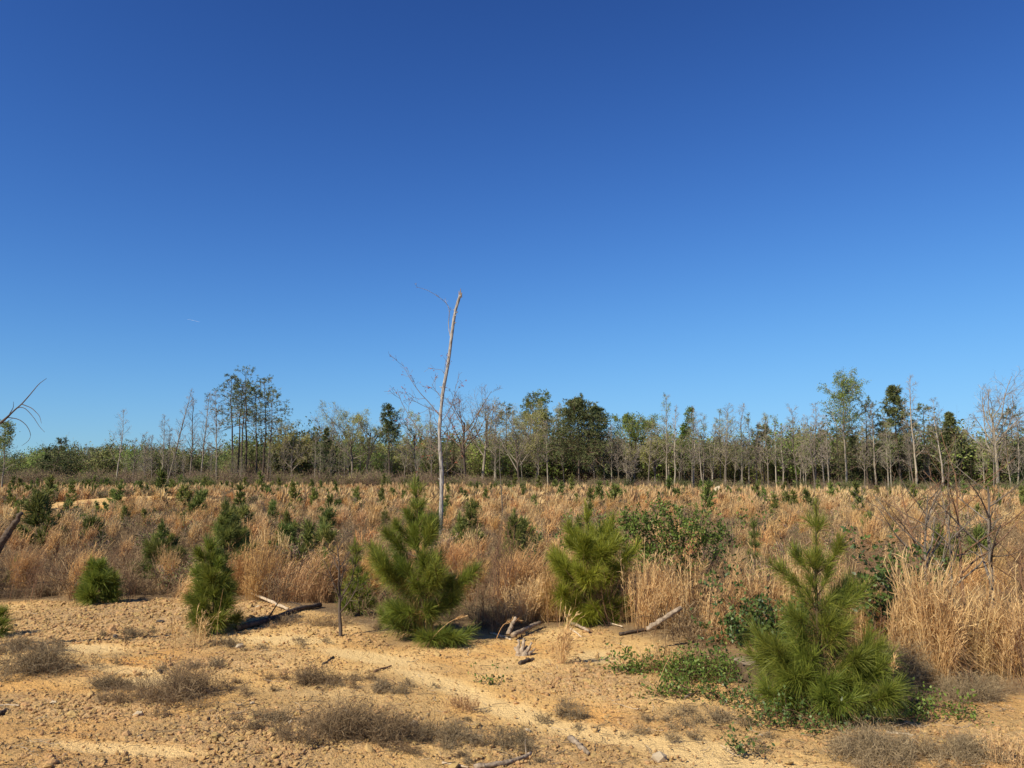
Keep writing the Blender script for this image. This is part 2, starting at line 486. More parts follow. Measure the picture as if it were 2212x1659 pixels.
# ================================================================== GROUND
def gravel_mask(x, y):
    U, V = pic(x, y, 0.0)
    g = np.zeros_like(np.asarray(x, float))
    for cu, cv, su, sv, a in ((330, 1345, 300, 45, 1.0), (520, 1600, 330, 60, 1.0), (250, 1530, 200, 28, .9), (850, 1390, 180, 22, .6), (640, 1380, 160, 30, .6),
                              (1250, 1480, 180, 40, .7), (1180, 1600, 260, 40, .5), (450, 1440, 220, 25, .8), (1900, 1590, 260, 30, .6), (2150, 1620, 160, 60, .5)):
        g = np.maximum(g, a * np.exp(-((U - cu) / su) ** 2 - ((V - cv) / sv) ** 2))
    return np.clip(g * 1.2 + .55 * fbm(x * 1.3, y * 1.3, 77, 3) + .08, 0, 1) * (1 - field_mask(x, y) * .6)

def wash_mask(x, y):
    """smooth runs where rain has washed fine sand together"""
    U, V = pic(x, y, 0.0)
    w = np.zeros_like(np.asarray(x, float))
    for cu, cv, su, sv, sl in ((620, 1388, 110, 11, .06), (800, 1428, 130, 13, .16), (960, 1482, 110, 15, .25), (1110, 1530, 110, 16, .22), (1300, 1572, 150, 18, .14), (1480, 1598, 130, 22, .1), (1600, 1640, 160, 16, .1),
                               (330, 1472, 70, 12, 0), (260, 1440, 90, 10, .1), (180, 1395, 80, 10, 0), (250, 1620, 190, 16, .1), (1290, 1420, 60, 16, 0)):
        w = np.maximum(w, np.exp(-((U - cu) / su) ** 2 - ((V - cv - sl * (U - cu)) / sv) ** 2))
    return np.clip(w * 1.5 + .35 * fbm(x * 1.1, y * 1.6, 123, 3), 0, 1)

def build_ground():
    fine = np.linspace(-.90, .90, 380)
    ang = np.concatenate([fine, np.linspace(.90, 2 * PI - .90, 40)[1:-1]])
    r = np.concatenate([np.linspace(.3, 3.4, 9)[:-1], 3.4 * np.exp(np.arange(0, math.log(15 / 3.4), .0052)), 15 * np.exp(np.arange(0, math.log(100 / 15), .013)),
                        100 * np.exp(np.arange(0, math.log(6000 / 100), .12))])
    A, Rr = np.meshgrid(ang, r)
    x, y = Rr * np.sin(A), Rr * np.cos(A)
    z = height(x, y)
    gm = gravel_mask(x, y)
    wm = wash_mask(x, y)
    gm = gm * (1 - .9 * wm)
    fm = field_mask(x, y)
    nearf = 1 - sstep(12, 18, Rr)
    z = z + nearf * (1 - fm * .4) * (0.007 * fbm(x * 9, y * 9, 51, 2) + (.012 * (1 - .85 * wm) + .022 * gm) * fbm(x * 30, y * 30, 61, 2) - nearf * wm * .012)
    z = np.where(y < -2, z * .3, z)
    lit = np.clip(fm * (1.0 + .8 * fbm(x * 1.2, y * 1.2, 91, 3)), 0, 1)
    lit = lit * (1 - .9 * np.clip(bare_bank(x, y) * 1.3 + .4 * fbm(x, y, 21, 2) * (bare_bank(x, y) > .1), 0, 1))
    lit = np.maximum(lit, (1 - wm) * .42 * sstep(.02, .30, fbm(x * .8, y * 1.3, 131, 4)) * (Rr < 40))
    lit = np.where(y < 0, .4, lit)
    na, nr = len(ang), len(r)
    i = np.arange(nr - 1)[:, None] * na + np.arange(na)[None]
    j = np.arange(nr - 1)[:, None] * na + ((np.arange(na) + 1) % na)[None]
    q = np.stack([i, i + na, j + na, j], -1).reshape(-1, 4)
    v = np.stack([x, y, z], -1).reshape(-1, 3)
    g = Geo(); g.add(v, q)
    n0 = 0
    ctr = len(v)
    g.add(np.array([[0, 0, float(height(0, 0))]]))
    g.t.append(np.stack([np.full(na, ctr), np.arange(na), (np.arange(na) + 1) % na], 1).astype(np.int32))
    me = g.mesh('ground', ground_material(), smooth=True)
    for nm, arr in (('gravel', gm), ('litter', lit), ('wash', wm)):
        a = me.attributes.new(nm, 'FLOAT', 'POINT')
        a.data.foreach_set('value', np.append(arr.ravel(), .5).astype(np.float32))
    structure('ground', me)
build_ground()

# ================================================================== TREES OF THE WOOD
def puffs(g, C, D, n, L, W, rng, spread=1.0, up=.35):
    """needle sprays: n blades at every point"""
    N = len(C)
    c = np.repeat(C, n, 0)
    d = nrm(np.repeat(D, n, 0) * .8 + rng.normal(size=(N * n, 3)) * spread * .7 + np.array([0, 0, up]))
    ln = L * (.6 + .8 * rng.random(N * n))
    Pt = np.stack([c, c + d * (ln * .55)[:, None], c + d * ln[:, None] + np.array([0, 0, -.12]) * ln[:, None]], 1)
    Wd = W * np.stack([np.full(N * n, .5), np.full(N * n, 1.), np.full(N * n, .15)], 1)
    tone = np.clip(np.repeat(rng.random(N), n) * .7 + rng.random(N * n) * .4, 0, 1)
    ribbons(g, Pt, Wd, rng, tone=tone)

def tree_meshes(kind, seed, H, spread=1.0, lean=(0, 0), bare_to=None, bark='grey_bark', twig='twig', leaf=None, leaf_n=0, dense=1.0, bow=0.0, leaf_size=.10):
    rng = np.random.default_rng(seed)
    gt, gc, gf = Geo(), Geo(), Geo()
    if kind in ('slim', 'spread'):
        if kind == 'slim':
            T = trunk_path(rng, H, 10, lean, .02, bow)
            Rt = (np.linspace(1, .12, 10) * (.0085 * H + .025))[None]
            tubes(gt, T, Rt, 6)
            p1, r1, l1 = sprout(rng, T, Rt, int(24 * dense), bare_to or .3, .99, 42, .22 * H * spread, 5, .10, .13, .5, lambda t: 1.15 - t * .85)
            tubes(gc, p1, np.maximum(r1, .012), 4)
        else:
            T = trunk_path(rng, H * .62, 8, lean, .03, bow)
            Rt = (np.linspace(1, .5, 8) * (.012 * H + .03))[None]
            tubes(gt, T, Rt, 7)
            p0, r0, l0 = sprout(rng, T, Rt, int(8 * dense), bare_to or .42, .99, 40, .50 * H * spread, 7, .10, .14, .62, lambda t: 1.2 - .45 * t)
            tubes(gc, p0, np.maximum(r0, .02), 5)
            p1, r1, l1 = sprout(rng, p0, r0, 6, .25, .98, 42, l0 * .42, 5, .06, .18, .55, lambda t: 1.2 - .6 * t)
            tubes(gc, p1, np.maximum(r1, .012), 3)
        p2, r2, l2 = sprout(rng, p1, r1, 8, .2, .98, 42, l1 * .45, 4, .05, .16, .6, lambda t: 1.2 - .6 * t)
        ribbons(gc, p2, np.maximum(2 * r2, .016), rng)
        p3, r3, l3 = sprout(rng, p2, r2, 3, .25, .98, 40, np.maximum(l2 * .55, .18), 3, .05, .14, .6)
        ribbons(gc, p3, np.maximum(2 * r3, .013), rng)
        if leaf_n:
            base = np.concatenate([p3[:, 1:].reshape(-1, 3), p2[:, 2:].reshape(-1, 3)])
            clump = rng.random(len(base)) * .35 + .65 * (.5 + fbm(base[:, 0] * .9 + base[:, 1] * .6, base[:, 2] * .9, seed, 2))
            pr = np.maximum(clump, .02) ** 2
            ix = rng.choice(len(base), leaf_n, p=pr / pr.sum())
            C = base[ix] + rng.normal(size=(leaf_n, 3)) * .09
            leaves(gf, C, nrm(rng.normal(size=(leaf_n, 3))), leaf_size * (.7 + .7 * rng.random(leaf_n)), leaf_size * .65, rng)
    else:
        T = trunk_path(rng, H, 10, lean, .018, bow)
        Rt = (np.linspace(1, .1, 10) * (.0095 * H + .03))[None]
        tubes(gt, T, Rt, 6)
        b0 = bare_to if bare_to is not None else .4
        if kind == 'ragged':
            p1, r1, l1 = sprout(rng, T, Rt, int(34 * dense), b0, .995, lambda t: 94 - 36 * (t - b0) / (1 - b0), .25 * H * spread, 5, .015, .10, .45,
                                lambda t: np.clip(1.25 - 1.05 * (t - b0) / (1 - b0), .2, 1.0), 14)
            p2, r2, l2 = sprout(rng, p1, r1, 5, .35, .99, 42, l1 * .42, 3, .06, .15, .6, None, 12, plane=.6)
            nb, L, W = 8, .26, .040
        elif kind == 'broad':
            p1, r1, l1 = sprout(rng, T, Rt, int(60 * dense), b0, .995, lambda t: 96 - 40 * (t - b0) / (1 - b0), .27 * H * spread, 5, .01, .08, .45,
                                lambda t: np.clip((1.08 - (t - b0) / (1 - b0)), .10, 1.) ** .9 * (.82 + .3 * np.sin(t * 55)), 8)
            p2, r2, l2 = sprout(rng, p1, r1, 8, .2, .99, 45, l1 * .40, 3, .06, .12, .6, None, 12, plane=.5)
            nb, L, W = 9, .30, .050
        elif kind == 'umbrella':
            p1, r1, l1 = sprout(rng, T, Rt, int(34 * dense), b0, .995, lambda t: 95 - 40 * (t - b0) / (1 - b0), .17 * H * spread, 5, .08, .10, .5,
                                lambda t: np.clip(1.0 - .55 * (t - b0) / (1 - b0), .3, 1) * (.75 + .35 * np.sin(t * 60)), 8)
            p2, r2, l2 = sprout(rng, p1, r1, 7, .3, .99, 45, l1 * .45, 3, .08, .12, .6, None, 12)
            nb, L, W = 10, .26, .045
        else:   # cone: young cedar-like tree
            p1, r1, l1 = sprout(rng, T, Rt, int(60 * dense), .04, .995, 62, .26 * H * spread, 4, .08, .08, .4, lambda t: 1.05 - t, 8)
            p2, r2, l2 = sprout(rng, p1, r1, 7, .15, .99, 40, l1 * .35, 3, .08, .1, .6, None, 10)
            nb, L, W = 7, .22, .045
        tubes(gc, p1, np.maximum(r1, .012), 4)
        ribbons(gc, p2, np.maximum(2 * r2, .014), rng)
        C = np.concatenate([p2[:, -1], p2[:, 1], p1[:, -1]])
        D = np.concatenate([nrm(p2[:, -1] - p2[:, 0])] * 2 + [nrm(p1[:, -1] - p1[:, 0])])
        keep = rng.random(len(C)) < (.80 if kind == 'ragged' else .95)
        C, D = C[keep], D[keep]
        puffs(gf, C, D, nb, L, W, rng, 1.0, .25)
    zs = max(float(a[:, 2].max()) for gg in (gt, gc, gf) for a in gg.v)
    for gg in (gt, gc, gf):
        gg.v = [a * np.float32(H / zs) for a in gg.v]
    tm = gt.mesh('trunk', M[bark], True)
    cm = gc.mesh('crown', M[twig])
    fm = gf.mesh('foliage', M[leaf]) if gf.n else None
    return tm, cm, fm

# (kind, seed, picture position of top U V, of base U, style) - the trees one can pick out, left to right
TREES = []
def base_v(U):
    return float(np.interp(U, [0, 500, 1106, 1500, 1828, 2212], [1041, 1045, 1046, 1052, 1060, 1068]))
def line_y(U):
    return float(np.interp(U, [0, 500, 1106, 1500, 1828, 2212], [92, 88, 88, 82, 75, 72]))

def put_tree(name, label, U, Utop, Vtop, kind, seed, back=0.0, group=None, **kw):
    Y = line_y(U) + back
    b = at(U, 1000, Y)
    b.z = float(height(b.x, b.y)) - .05
    t = at(Utop, Vtop, Y)
    H = t.z - b.z
    rr = np.random.default_rng(seed)
    kw['lean'] = ((t.x - b.x) / H, rr.normal() * .02)
    tm, cm, fm = tree_meshes(kind, seed, H, **kw)
    o = thing(name, label, 'tree', b, group)
    part('trunk', tm, o); part('crown', cm, o)
    if fm: part('foliage', fm, o, 'stuff')
    return o

g_bare, g_pine, g_bud = 'bare trees along the edge of the wood', 'pine trees along the edge of the wood', 'budding trees along the edge of the wood'
put_tree('leafing_tree', 'pale green young tree at the far left edge beneath the reaching dead branch', 8, 15, 905, 'slim', 101, -25, g_bud, spread=1.5, leaf='bud_green', leaf_n=2600, bark='pale_bark', leaf_size=.12)
put_tree('pine_tree', 'small dark pine leaning over with a flat-topped tuft above the low woods', 108, 136, 941, 'ragged', 102, 0, g_pine, bare_to=.45, spread=1.2, bark='dark_bark', twig='twig_brown', leaf='needle_dark', dense=1.0)
put_tree('pine_tree', 'short dark conical evergreen beside the leaning flat-topped pine', 101, 103, 978, 'cone', 103, 2, g_pine, bark='dark_bark', twig='twig_brown', leaf='needle_dark')
put_tree('bare_tree', 'wide hazy bare tree behind the low green woods', 176, 177, 956, 'spread', 104, 25, g_bare, spread=1.1)
put_tree('bare_tree', 'lone slim bare tree with open side limbs above the low woods', 251, 266, 880, 'slim', 105, -4, g_bare, spread=1.3, dense=.7, bark='pale_bark')
for i, (U, Ut, Vt, lb) in enumerate(((288, 292, 944, 'short crooked bare tree right of the lone slim bare tree'), (313, 316, 930, 'thin straight bare tree, second right of the lone slim one'),
        (330, 333, 938, 'thin faint bare tree, third right of the lone slim one'), (349, 351, 893, 'tall thin bare tree left of the steeply leaning trunk'),
        (364, 370, 916, 'short thin bare tree crossing the steeply leaning trunk'), (411, 424, 852, 'twiggy bare tree just right of the steeply leaning trunk'),
        (434, 452, 844, 'bare tree with a slight lean, second right of the steeply leaning trunk'), (470, 469, 838, 'straight pale bare tree just left of the tall pine clump'))):
    put_tree('bare_tree', lb, U, Ut, Vt, 'slim', 110 + i, -2, g_bare, spread=.85, bark='pale_bark' if i in (0, 3, 6, 7) else 'grey_bark')
put_tree('bare_tree', 'steeply leaning long bare trunk left of the tall pine clump', 361, 416, 836, 'slim', 120, -3, g_bare, spread=.8, bark='grey_bark', dense=.8)
for i, (U, Ut, Vt, sp, lb, bt) in enumerate(((502, 505, 806, .7, 'thin sparse pine, leftmost trunk of the tall pine clump', .6), (514, 520, 822, .8, 'thin dark pine, second trunk of the tall pine clump', .6),
        (532, 538, 787, 1.0, 'tallest ragged pine in the middle of the tall pine clump', .52), (524, 530, 815, .8, 'thin pine close against the tallest pine of the clump', .62),
        (555, 556, 832, .8, 'dark narrow pine just right of the tallest pine of the clump', .6), (568, 573, 806, .9, 'ragged pine topping the right end of the tall pine clump', .62),
        (577, 590, 838, .9, 'leaning pine, rightmost trunk of the tall pine clump', .6))):
    put_tree('pine_tree', lb, U, Ut, Vt, 'ragged', 130 + i, -1 + i % 3, g_pine, spread=sp, bare_to=bt, bark='dark_bark', twig='twig_brown', leaf='needle_far', dense=.75)
put_tree('budding_tree', 'wide low budding tree with yellow-green haze right of the tall pine clump', 632, 640, 902, 'spread', 140, 0, g_bud, spread=1.0, leaf='bud_yellow', leaf_n=6500, bark='grey_bark', leaf_size=.095)
put_tree('bare_tree', 'spreading bare tree rising behind the dark young cedar', 712, 706, 890, 'spread', 141, 3, g_bare, spread=.9)
put_tree('cedar_tree', 'dark young cedar with a pointed top between two pale budding trees', 706, 707, 921, 'cone', 142, 0, g_pine, spread=.95, bark='dark_bark', twig='twig_brown', leaf='needle_dark')
put_tree('budding_tree', 'large spreading budding tree with yellowish haze right of the dark cedar', 762, 768, 864, 'spread', 143, 0, g_bud, spread=1.0, leaf='bud_yellow', leaf_n=6500, bark='grey_bark', dense=1.3, leaf_size=.085)
put_tree('budding_tree', 'slimmer yellowish budding tree leaning right beside the large spreading one', 790, 805, 888, 'spread', 144, 2, g_bud, spread=.7, leaf='bud_yellow', leaf_n=3600, leaf_size=.085)
put_tree('pine_tree', 'dark flat-topped pine on a long bare trunk, alone against the sky', 844, 843, 869, 'umbrella', 145, -2, g_pine, bare_to=.60, spread=1.0, bark='dark_bark', twig='twig_brown', leaf='needle_dark', dense=1.2)
put_tree('budding_tree', 'yellowish budding tree just left of the broken white snag', 902, 896, 880, 'spread', 146, 0, g_bud, spread=.8, leaf='bud_yellow', leaf_n=4200, leaf_size=.09)
put_tree('bare_tree', 'slim bare tree right behind the broken white snag', 935, 930, 870, 'slim', 147, 2, g_bare, spread=1.0)
put_tree('bare_tree', 'big spreading bare oak-like tree just right of the white snag', 1003, 1001, 830, 'spread', 148, -2, g_bare, spread=.95, dense=1.3, bark='dark_bark', twig='twig_brown')
put_tree('budding_tree', 'pinkish budding slim tree right of the big spreading bare tree', 1042, 1050, 855, 'spread', 149, 0, g_bud, spread=.6, leaf='bud_yellow', leaf_n=1600, bark='pale_bark')
put_tree('bare_tree', 'slim bare tree with straight pale trunk left of the oak with heavy trunk', 1068, 1072, 868, 'slim', 150, -2, g_bare, spread=.9, bark='pale_bark')
put_tree('pine_tree', 'loose grey-green pine behind the oak with heavy dark trunk', 1097, 1096, 866, 'ragged', 151, 4, g_pine, bare_to=.5, bark='dark_bark', twig='twig_brown', leaf='needle_far')
put_tree('budding_tree', 'oak with heavy dark trunk and thick twisting limbs', 1123, 1112, 864, 'spread', 152, -3, g_bud, spread=1.05, leaf='bud_yellow', leaf_n=2800, dense=1.3, bark='dark_bark', twig='twig', bare_to=.3)
put_tree('pine_tree', 'green pine top showing above the yellow budding tree', 1142, 1143, 844, 'umbrella', 153, 8, g_pine, bare_to=.6, bark='dark_bark', twig='twig_brown', leaf='needle_mid')
put_tree('pine_tree', 'tallest rounded green top just left of the broad dark pine', 1172, 1172, 836, 'umbrella', 154, 8, g_pine, bare_to=.55, spread=1.1, bark='dark_bark', twig='twig_brown', leaf='needle_mid')
put_tree('budding_tree', 'yellow budding tree between the heavy oak and the broad dark pine', 1160, 1158, 862, 'spread', 155, 2, g_bud, spread=.9, leaf='bud_yellow', leaf_n=7500, bark='pale_bark', dense=1.2)
put_tree('budding_tree', 'ochre budding tree touching the broad dark pine', 1192, 1196, 858, 'spread', 156, 4, g_bud, spread=.8, leaf='bud_yellow', leaf_n=5000)
put_tree('pine_tree', 'broad dense dark pine, the largest evergreen of the wood', 1250, 1252, 847, 'broad', 157, -3, g_pine, bare_to=.42, spread=1.6, bark='dark_bark', twig='twig_brown', leaf='needle_far', dense=2.4)
put_tree('pine_tree', 'second dark pine half hidden behind the broad dense one', 1290, 1287, 872, 'broad', 158, 4, g_pine, bare_to=.30, spread=1.3, bark='dark_bark', twig='twig_brown', leaf='needle_dark', dense=1.6)
put_tree('bare_tree', 'forked pale bare tree just right of the broad dense pine', 1321, 1318, 915, 'slim', 159, -3, g_bare, bark='pale_bark', spread=1.0)
put_tree('leafing_tree', 'round-topped bright green tree standing clear of the broad dark pine', 1371, 1371, 889, 'spread', 160, 3, g_bud, spread=.85, leaf='bud_green', leaf_n=8000, bark='grey_bark', dense=1.3, leaf_size=.13)
put_tree('bare_tree', 'white-trunked bare tree leaning below the round green tree', 1352, 1340, 945, 'slim', 161, -4, g_bare, bark='pale_bark', spread=1.0, bow=.05)
put_tree('bare_tree', 'white-trunked bare tree with a crooked bow below the round green tree', 1358, 1385, 960, 'slim', 162, -4, g_bare, bark='pale_bark', spread=.9, bow=-.05)
put_tree('budding_tree', 'low yellow budding tree right of the round green tree', 1415, 1412, 926, 'spread', 163, -1, g_bud, spread=.7, leaf='bud_yellow', leaf_n=5000)
put_tree('leafing_tree', 'tall slim tree with wispy green top left of the vine-clad tree', 1440, 1437, 846, 'slim', 164, -3, g_bud, spread=.7, leaf='bud_green', leaf_n=700, bark='pale_bark', bare_to=.35)
put_tree('bare_tree', 'pale bare pole touching the vine-clad tree', 1454, 1463, 871, 'slim', 165, -4, g_bare, spread=.6, bark='pale_bark')
put_tree('leafing_tree', 'vine-clad dark green tree bending to a curled top', 1468, 1491, 876, 'slim', 166, 0, g_bud, spread=.75, leaf='leaf_shrub', leaf_n=4200, bark='dark_bark', leaf_size=.15, bow=-.02)
for i, (U, Ut, Vt) in enumerate(((1497, 1500, 874), (1516, 1521, 889), (1535, 1541, 905), (1556, 1550, 880), (1564, 1579, 868), (1598, 1600, 866), (1616, 1620, 888), (1632, 1634, 908), (1690, 1688, 915), (1721, 1713, 868), (1735, 1733, 900), (1760, 1762, 868), (1778, 1775, 905))):
    zone = 'between the vine-clad tree and the flat pine' if Ut < 1640 else 'between the flat pine and the tall leafy tree'
    j = i if Ut < 1640 else i - 8
    put_tree('bare_tree', f'slim bare tree, {ordinal(j)} from the left {zone}', U, Ut, Vt, 'slim', 170 + i, -3 + (i % 4), g_bare, spread=.75 if i not in (4, 9) else 1.1, bark='pale_bark' if i % 2 == 0 else 'grey_bark',
             leaf='bud_green' if i in (1, 2, 3, 6) else None, leaf_n=350 if i in (1, 2, 3, 6) else 0)
put_tree('pine_tree', 'flat-topped loose pine rising above bare trees beyond the white boulders', 1650, 1652, 912, 'umbrella', 190, 1, g_pine, bare_to=.5, spread=1.2, bark='dark_bark', twig='twig_brown', leaf='needle_far')
put_tree('pine_tree', 'loose pine with long level boughs behind the tall leafy tree', 1808, 1806, 885, 'ragged', 191, 3, g_pine, bare_to=.30, spread=1.5, dense=1.3, bark='dark_bark', twig='twig_brown', leaf='needle_far')
put_tree('leafing_tree', 'tall leafy tree with light green crown and straight pale trunk', 1828, 1811, 791, 'slim', 192, -2, g_bud, bare_to=.48, spread=1.6, leaf='bud_green', leaf_n=7000, bark='pale_bark', leaf_size=.12, dense=1.2)
put_tree('pine_tree', 'ragged grey-green pine just right of the tall leafy tree', 1872, 1866, 853, 'ragged', 193, 2, g_pine, bare_to=.3, spread=1.2, dense=1.4, bark='dark_bark', twig='twig_brown', leaf='needle_far')
put_tree('bare_tree', 'straight pale bare trunk between the tall leafy tree and the dark pillar-shaped pine', 1892, 1879, 865, 'slim', 194, -2, g_bare, bark='pale_bark', spread=.8)
put_tree('bare_tree', 'second thin pale trunk left of the dark pillar-shaped pine', 1917, 1910, 900, 'slim', 195, -3, g_bare, bark='pale_bark', spread=.7)
put_tree('pine_tree', 'dark pillar-shaped pine right of the tall leafy tree', 1944, 1934, 829, 'broad', 196, 0, g_pine, bare_to=.32, spread=.85, bark='dark_bark', twig='twig_brown', leaf='needle_far', dense=1.1)
put_tree('bare_tree', 'very tall thin bare tree just right of the dark pillar-shaped pine', 1977, 1966, 805, 'slim', 197, -2, g_bare, bark='pale_bark', spread=.6)
put_tree('pine_tree', 'small pine with level boughs right of the very tall thin bare tree', 1994, 1990, 867, 'ragged', 198, 2, g_pine, bare_to=.45, bark='dark_bark', twig='twig_brown', leaf='needle_far')
put_tree('bare_tree', 'thick pale trunk leaning left with bare twigs above the field corner', 2036, 2025, 855, 'slim', 199, -4, g_bare, bark='pale_bark', spread=.9)
put_tree('pine_tree', 'compact dark pine behind the thick pale leaning trunk', 2050, 2046, 887, 'broad', 200, 2, g_pine, bare_to=.25, spread=.7, bark='dark_bark', twig='twig_brown', leaf='needle_far')
put_tree('bare_tree', 'tall wide bare tree with many upright limbs near the wood end', 2152, 2142, 792, 'spread', 201, -2, g_bare, spread=.85, dense=1.5, bark='pale_bark')
put_tree('pine_tree', 'tall ragged pine right of the tall wide bare tree', 2188, 2186, 872, 'ragged', 202, 1, g_pine, bare_to=.3, spread=1.2, dense=1.4, bark='dark_bark', twig='twig_brown', leaf='needle_far')
put_tree('pine_tree', 'short dense dark pine at the very end of the wood', 2204, 2203, 955, 'broad', 203, -1, g_pine, bare_to=.1, spread=1.0, bark='dark_bark', twig='twig_brown', leaf='needle_dark', dense=.7)
put_tree('bare_tree', 'pale bare trunk below the tall ragged pine near the wood end', 2180, 2172, 930, 'slim', 204, -4, g_bare, bark='pale_bark', spread=.8)
put_tree('bare_tree', 'rightmost pale bare trunk, forked near its foot', 2192, 2206, 900, 'slim', 205, -4, g_bare, bark='pale_bark', spread=.8)

# slimmer trees that fill the edge of the wood: a few grown once and copied
rng = np.random.default_rng(5)
fill_sets = [tree_meshes('slim', 300 + i, 9.0, spread=.85 + .2 * (i % 3), dense=1.05, bark=('pale_bark', 'grey_bark', 'pale_bark', 'grey_bark', 'pale_bark', 'grey_bark')[i], lean=((-.04, .02, .05, -.02, 0, .08)[i], 0),
                         leaf=(None, 'bud_yellow', 'bud_green', None, 'bud_green', 'bud_yellow')[i], leaf_n=(0, 600, 700, 0, 600, 800)[i], bare_to=.35) for i in range(6)]
pine_sets = [tree_meshes('ragged' if i < 2 else 'broad', 320 + i, 8.0, spread=(1, 1.2, .8, 1.0)[i], bare_to=(.4, .3, .2, .1)[i], bark='dark_bark', twig='twig_brown', leaf=('needle_far', 'needle_far', 'needle_dark', 'needle_far')[i], dense=.75) for i in range(4)]
bud_sets = [tree_meshes('spread', 340 + i, 8.0, spread=(.8, 1.0, .7)[i], leaf=('bud_yellow', 'bud_green', 'leaf_dark')[i], leaf_n=(3000, 3200, 3000)[i]) for i in range(3)]
WOOD_MARKS = [(240, 'low woods at the end'), (480, 'before the tall pine clump'), (690, 'under the tall pine clump'), (830, 'around the large budding tree'), (950, 'around the white snag'), (1120, 'below the big bare oak'),
              (1230, 'below the yellow budding trees'), (1340, 'around the broad dark pine'), (1440, 'around the round green tree'), (1540, 'around the vine-clad tree'), (1650, 'above the white boulders'),
              (1780, 'before the tall leafy tree'), (1900, 'around the tall leafy tree'), (2010, 'around the pillar-shaped pine'), (2110, 'around the thick pale trunk'), (99999, 'below the tall wide bare tree')]
fill_items = {'bare': [], 'pine': []}
def fill_tree(U, kindname, Hm, back, sets, look, cat_name):
    Y = line_y(U) + back
    b = at(U, 1000, Y); b.z = float(height(b.x, b.y)) - .05
    k = int(rng.integers(len(sets)))
    h0 = 9.0 if sets is fill_sets else 8.0
    s = Hm / h0
    o = thing(cat_name, None, 'tree', b, {'bare_tree': g_bare, 'pine_tree': g_pine, 'budding_tree': g_bud}[cat_name], rot=(0, 0, float(rng.random() * 6.28) if sets is not fill_sets else float(rng.normal() * .5)), scale=(s * .95, s * .95, s))
    for nm, me in zip(('trunk', 'crown', 'foliage'), sets[k]):
        if me: part(nm, me, o, 'stuff' if nm == 'foliage' else None)
    fill_items['pine' if cat_name == 'pine_tree' else 'bare'].append((o, look))
for i in range(95):
    U = 560 + (2230 - 560) * ((i + rng.random()) / 95)
    Hm = float(rng.uniform(4.5, 7.8)) * (1 if U > 900 else .85)
    fill_tree(U, 'bare', Hm, float(rng.uniform(-5, 9)), fill_sets, ('slim bare tree' if Hm > 6 else 'short thin bare tree'), 'bare_tree')
for i in range(20):
    U = 260 + 290 * rng.random()
    Hm = float(rng.uniform(2.8, 5.2))
    fill_tree(U, 'bare', Hm, float(rng.uniform(-4, 5)), fill_sets, 'short thin bare tree', 'bare_tree')
for i in range(34):
    U = 900 + 1320 * ((i + rng.random()) / 34)
    fill_tree(U, 'pine', float(rng.uniform(3.2, 6.0)), float(rng.uniform(2, 12)), pine_sets, 'dark green understorey pine', 'pine_tree')
for i in range(30):
    U = 600 + 1600 * ((i + rng.random()) / 30)
    fill_tree(U, 'bud', float(rng.uniform(4.0, 6.5)), float(rng.uniform(3, 12)), bud_sets, 'budding hazy tree', 'budding_tree')
name_by_place(fill_items['bare'], WOOD_MARKS, [])
name_by_place(fill_items['pine'], WOOD_MARKS, [])

# the depth of the wood behind, brush along its foot
def flat(sets, name):
    """trunk, crown and foliage of a tree as one mesh for the far mass"""
    import bmesh
    bm = bmesh.new(); mats = []
    for me in sets:
        if me is None: continue
        n0 = len(bm.faces)
        bm.from_mesh(me)
        bm.faces.ensure_lookup_table()
        if me.materials[0] not in mats: mats.append(me.materials[0])
        ix = mats.index(me.materials[0])
        for f in bm.faces[n0:]: f.material_index = ix
    out = bpy.data.meshes.new(name); bm.to_mesh(out); bm.free()
    for m_ in mats: out.materials.append(m_)
    return out
def bush_mesh(seed, H, W, leaf, n, twig='twig_brown', stems=14, size=.10):
    r = np.random.default_rng(seed)
    g, gl = Geo(), Geo()
    base = np.zeros((1, 3, 3)); base[0, :, 2] = (0, .03, .06)
    p1, r1, l1 = sprout(r, base, np.full((1, 3), .02), stems, .2, 1, 26, H * .8, 5, .06, .10, .9, ang_j=14)
    p1[:, :, :2] *= W / H
    tubes(g, p1, np.maximum(r1, .008), 3)
    p2, r2, l2 = sprout(r, p1, r1, 8, .2, 1, 38, l1 * .35, 3, .05, .15, .6)
    ribbons(g, p2, np.maximum(2 * r2, .012), r)
    p3, r3, l3 = sprout(r, p2, r2, 3, .3, 1, 38, l2 * .5, 3, .05, .15, .6)
    ribbons(g, p3, np.maximum(2 * r3, .010), r)
    ms = [g.mesh('twigs', M[twig])]
    if n:
        b = np.concatenate([p3.reshape(-1, 3), p2[:, 1:].reshape(-1, 3)])
        ix = r.integers(0, len(b), n)
        leaves(gl, b[ix] + r.normal(size=(n, 3)) * .06, nrm(r.normal(size=(n, 3))), size * (.7 + .6 * r.random(n)), size * .6, r)
        ms.append(gl.mesh('leaves', M[leaf]))
    return flat(ms, 'bush')
r2 = np.random.default_rng(11)
wood_protos = [flat(s, 'wood_tree') for s in pine_sets[:2] + fill_sets + bud_sets + bud_sets]
def wood_points(n, y0, y1, u0, u1):
    U = r2.uniform(u0, u1, n); dY = r2.uniform(y0, y1, n)
    Y = np.array([line_y(u) for u in U]) + dY
    x = (U - CU) / FPX * Y
    return np.stack([x, Y, height(x, Y) - .1], 1), U
pts, U = wood_points(950, 7, 70, 540, 2500)
hs = np.interp(U, [560, 700, 900, 1000, 1180, 1300, 1500, 1700, 2500], [.46, .44, .46, .66, .78, .72, .58, .58, .68]) * r2.uniform(.65, 1.1, len(U)) * (1 + (pts[:, 1] - 80) / 260)
scatter('far_wood', wood_protos, pts, r2.random(len(U)) * 6.28, np.zeros((len(U), 2)), hs, 'dense mixed wood standing behind the first trees')
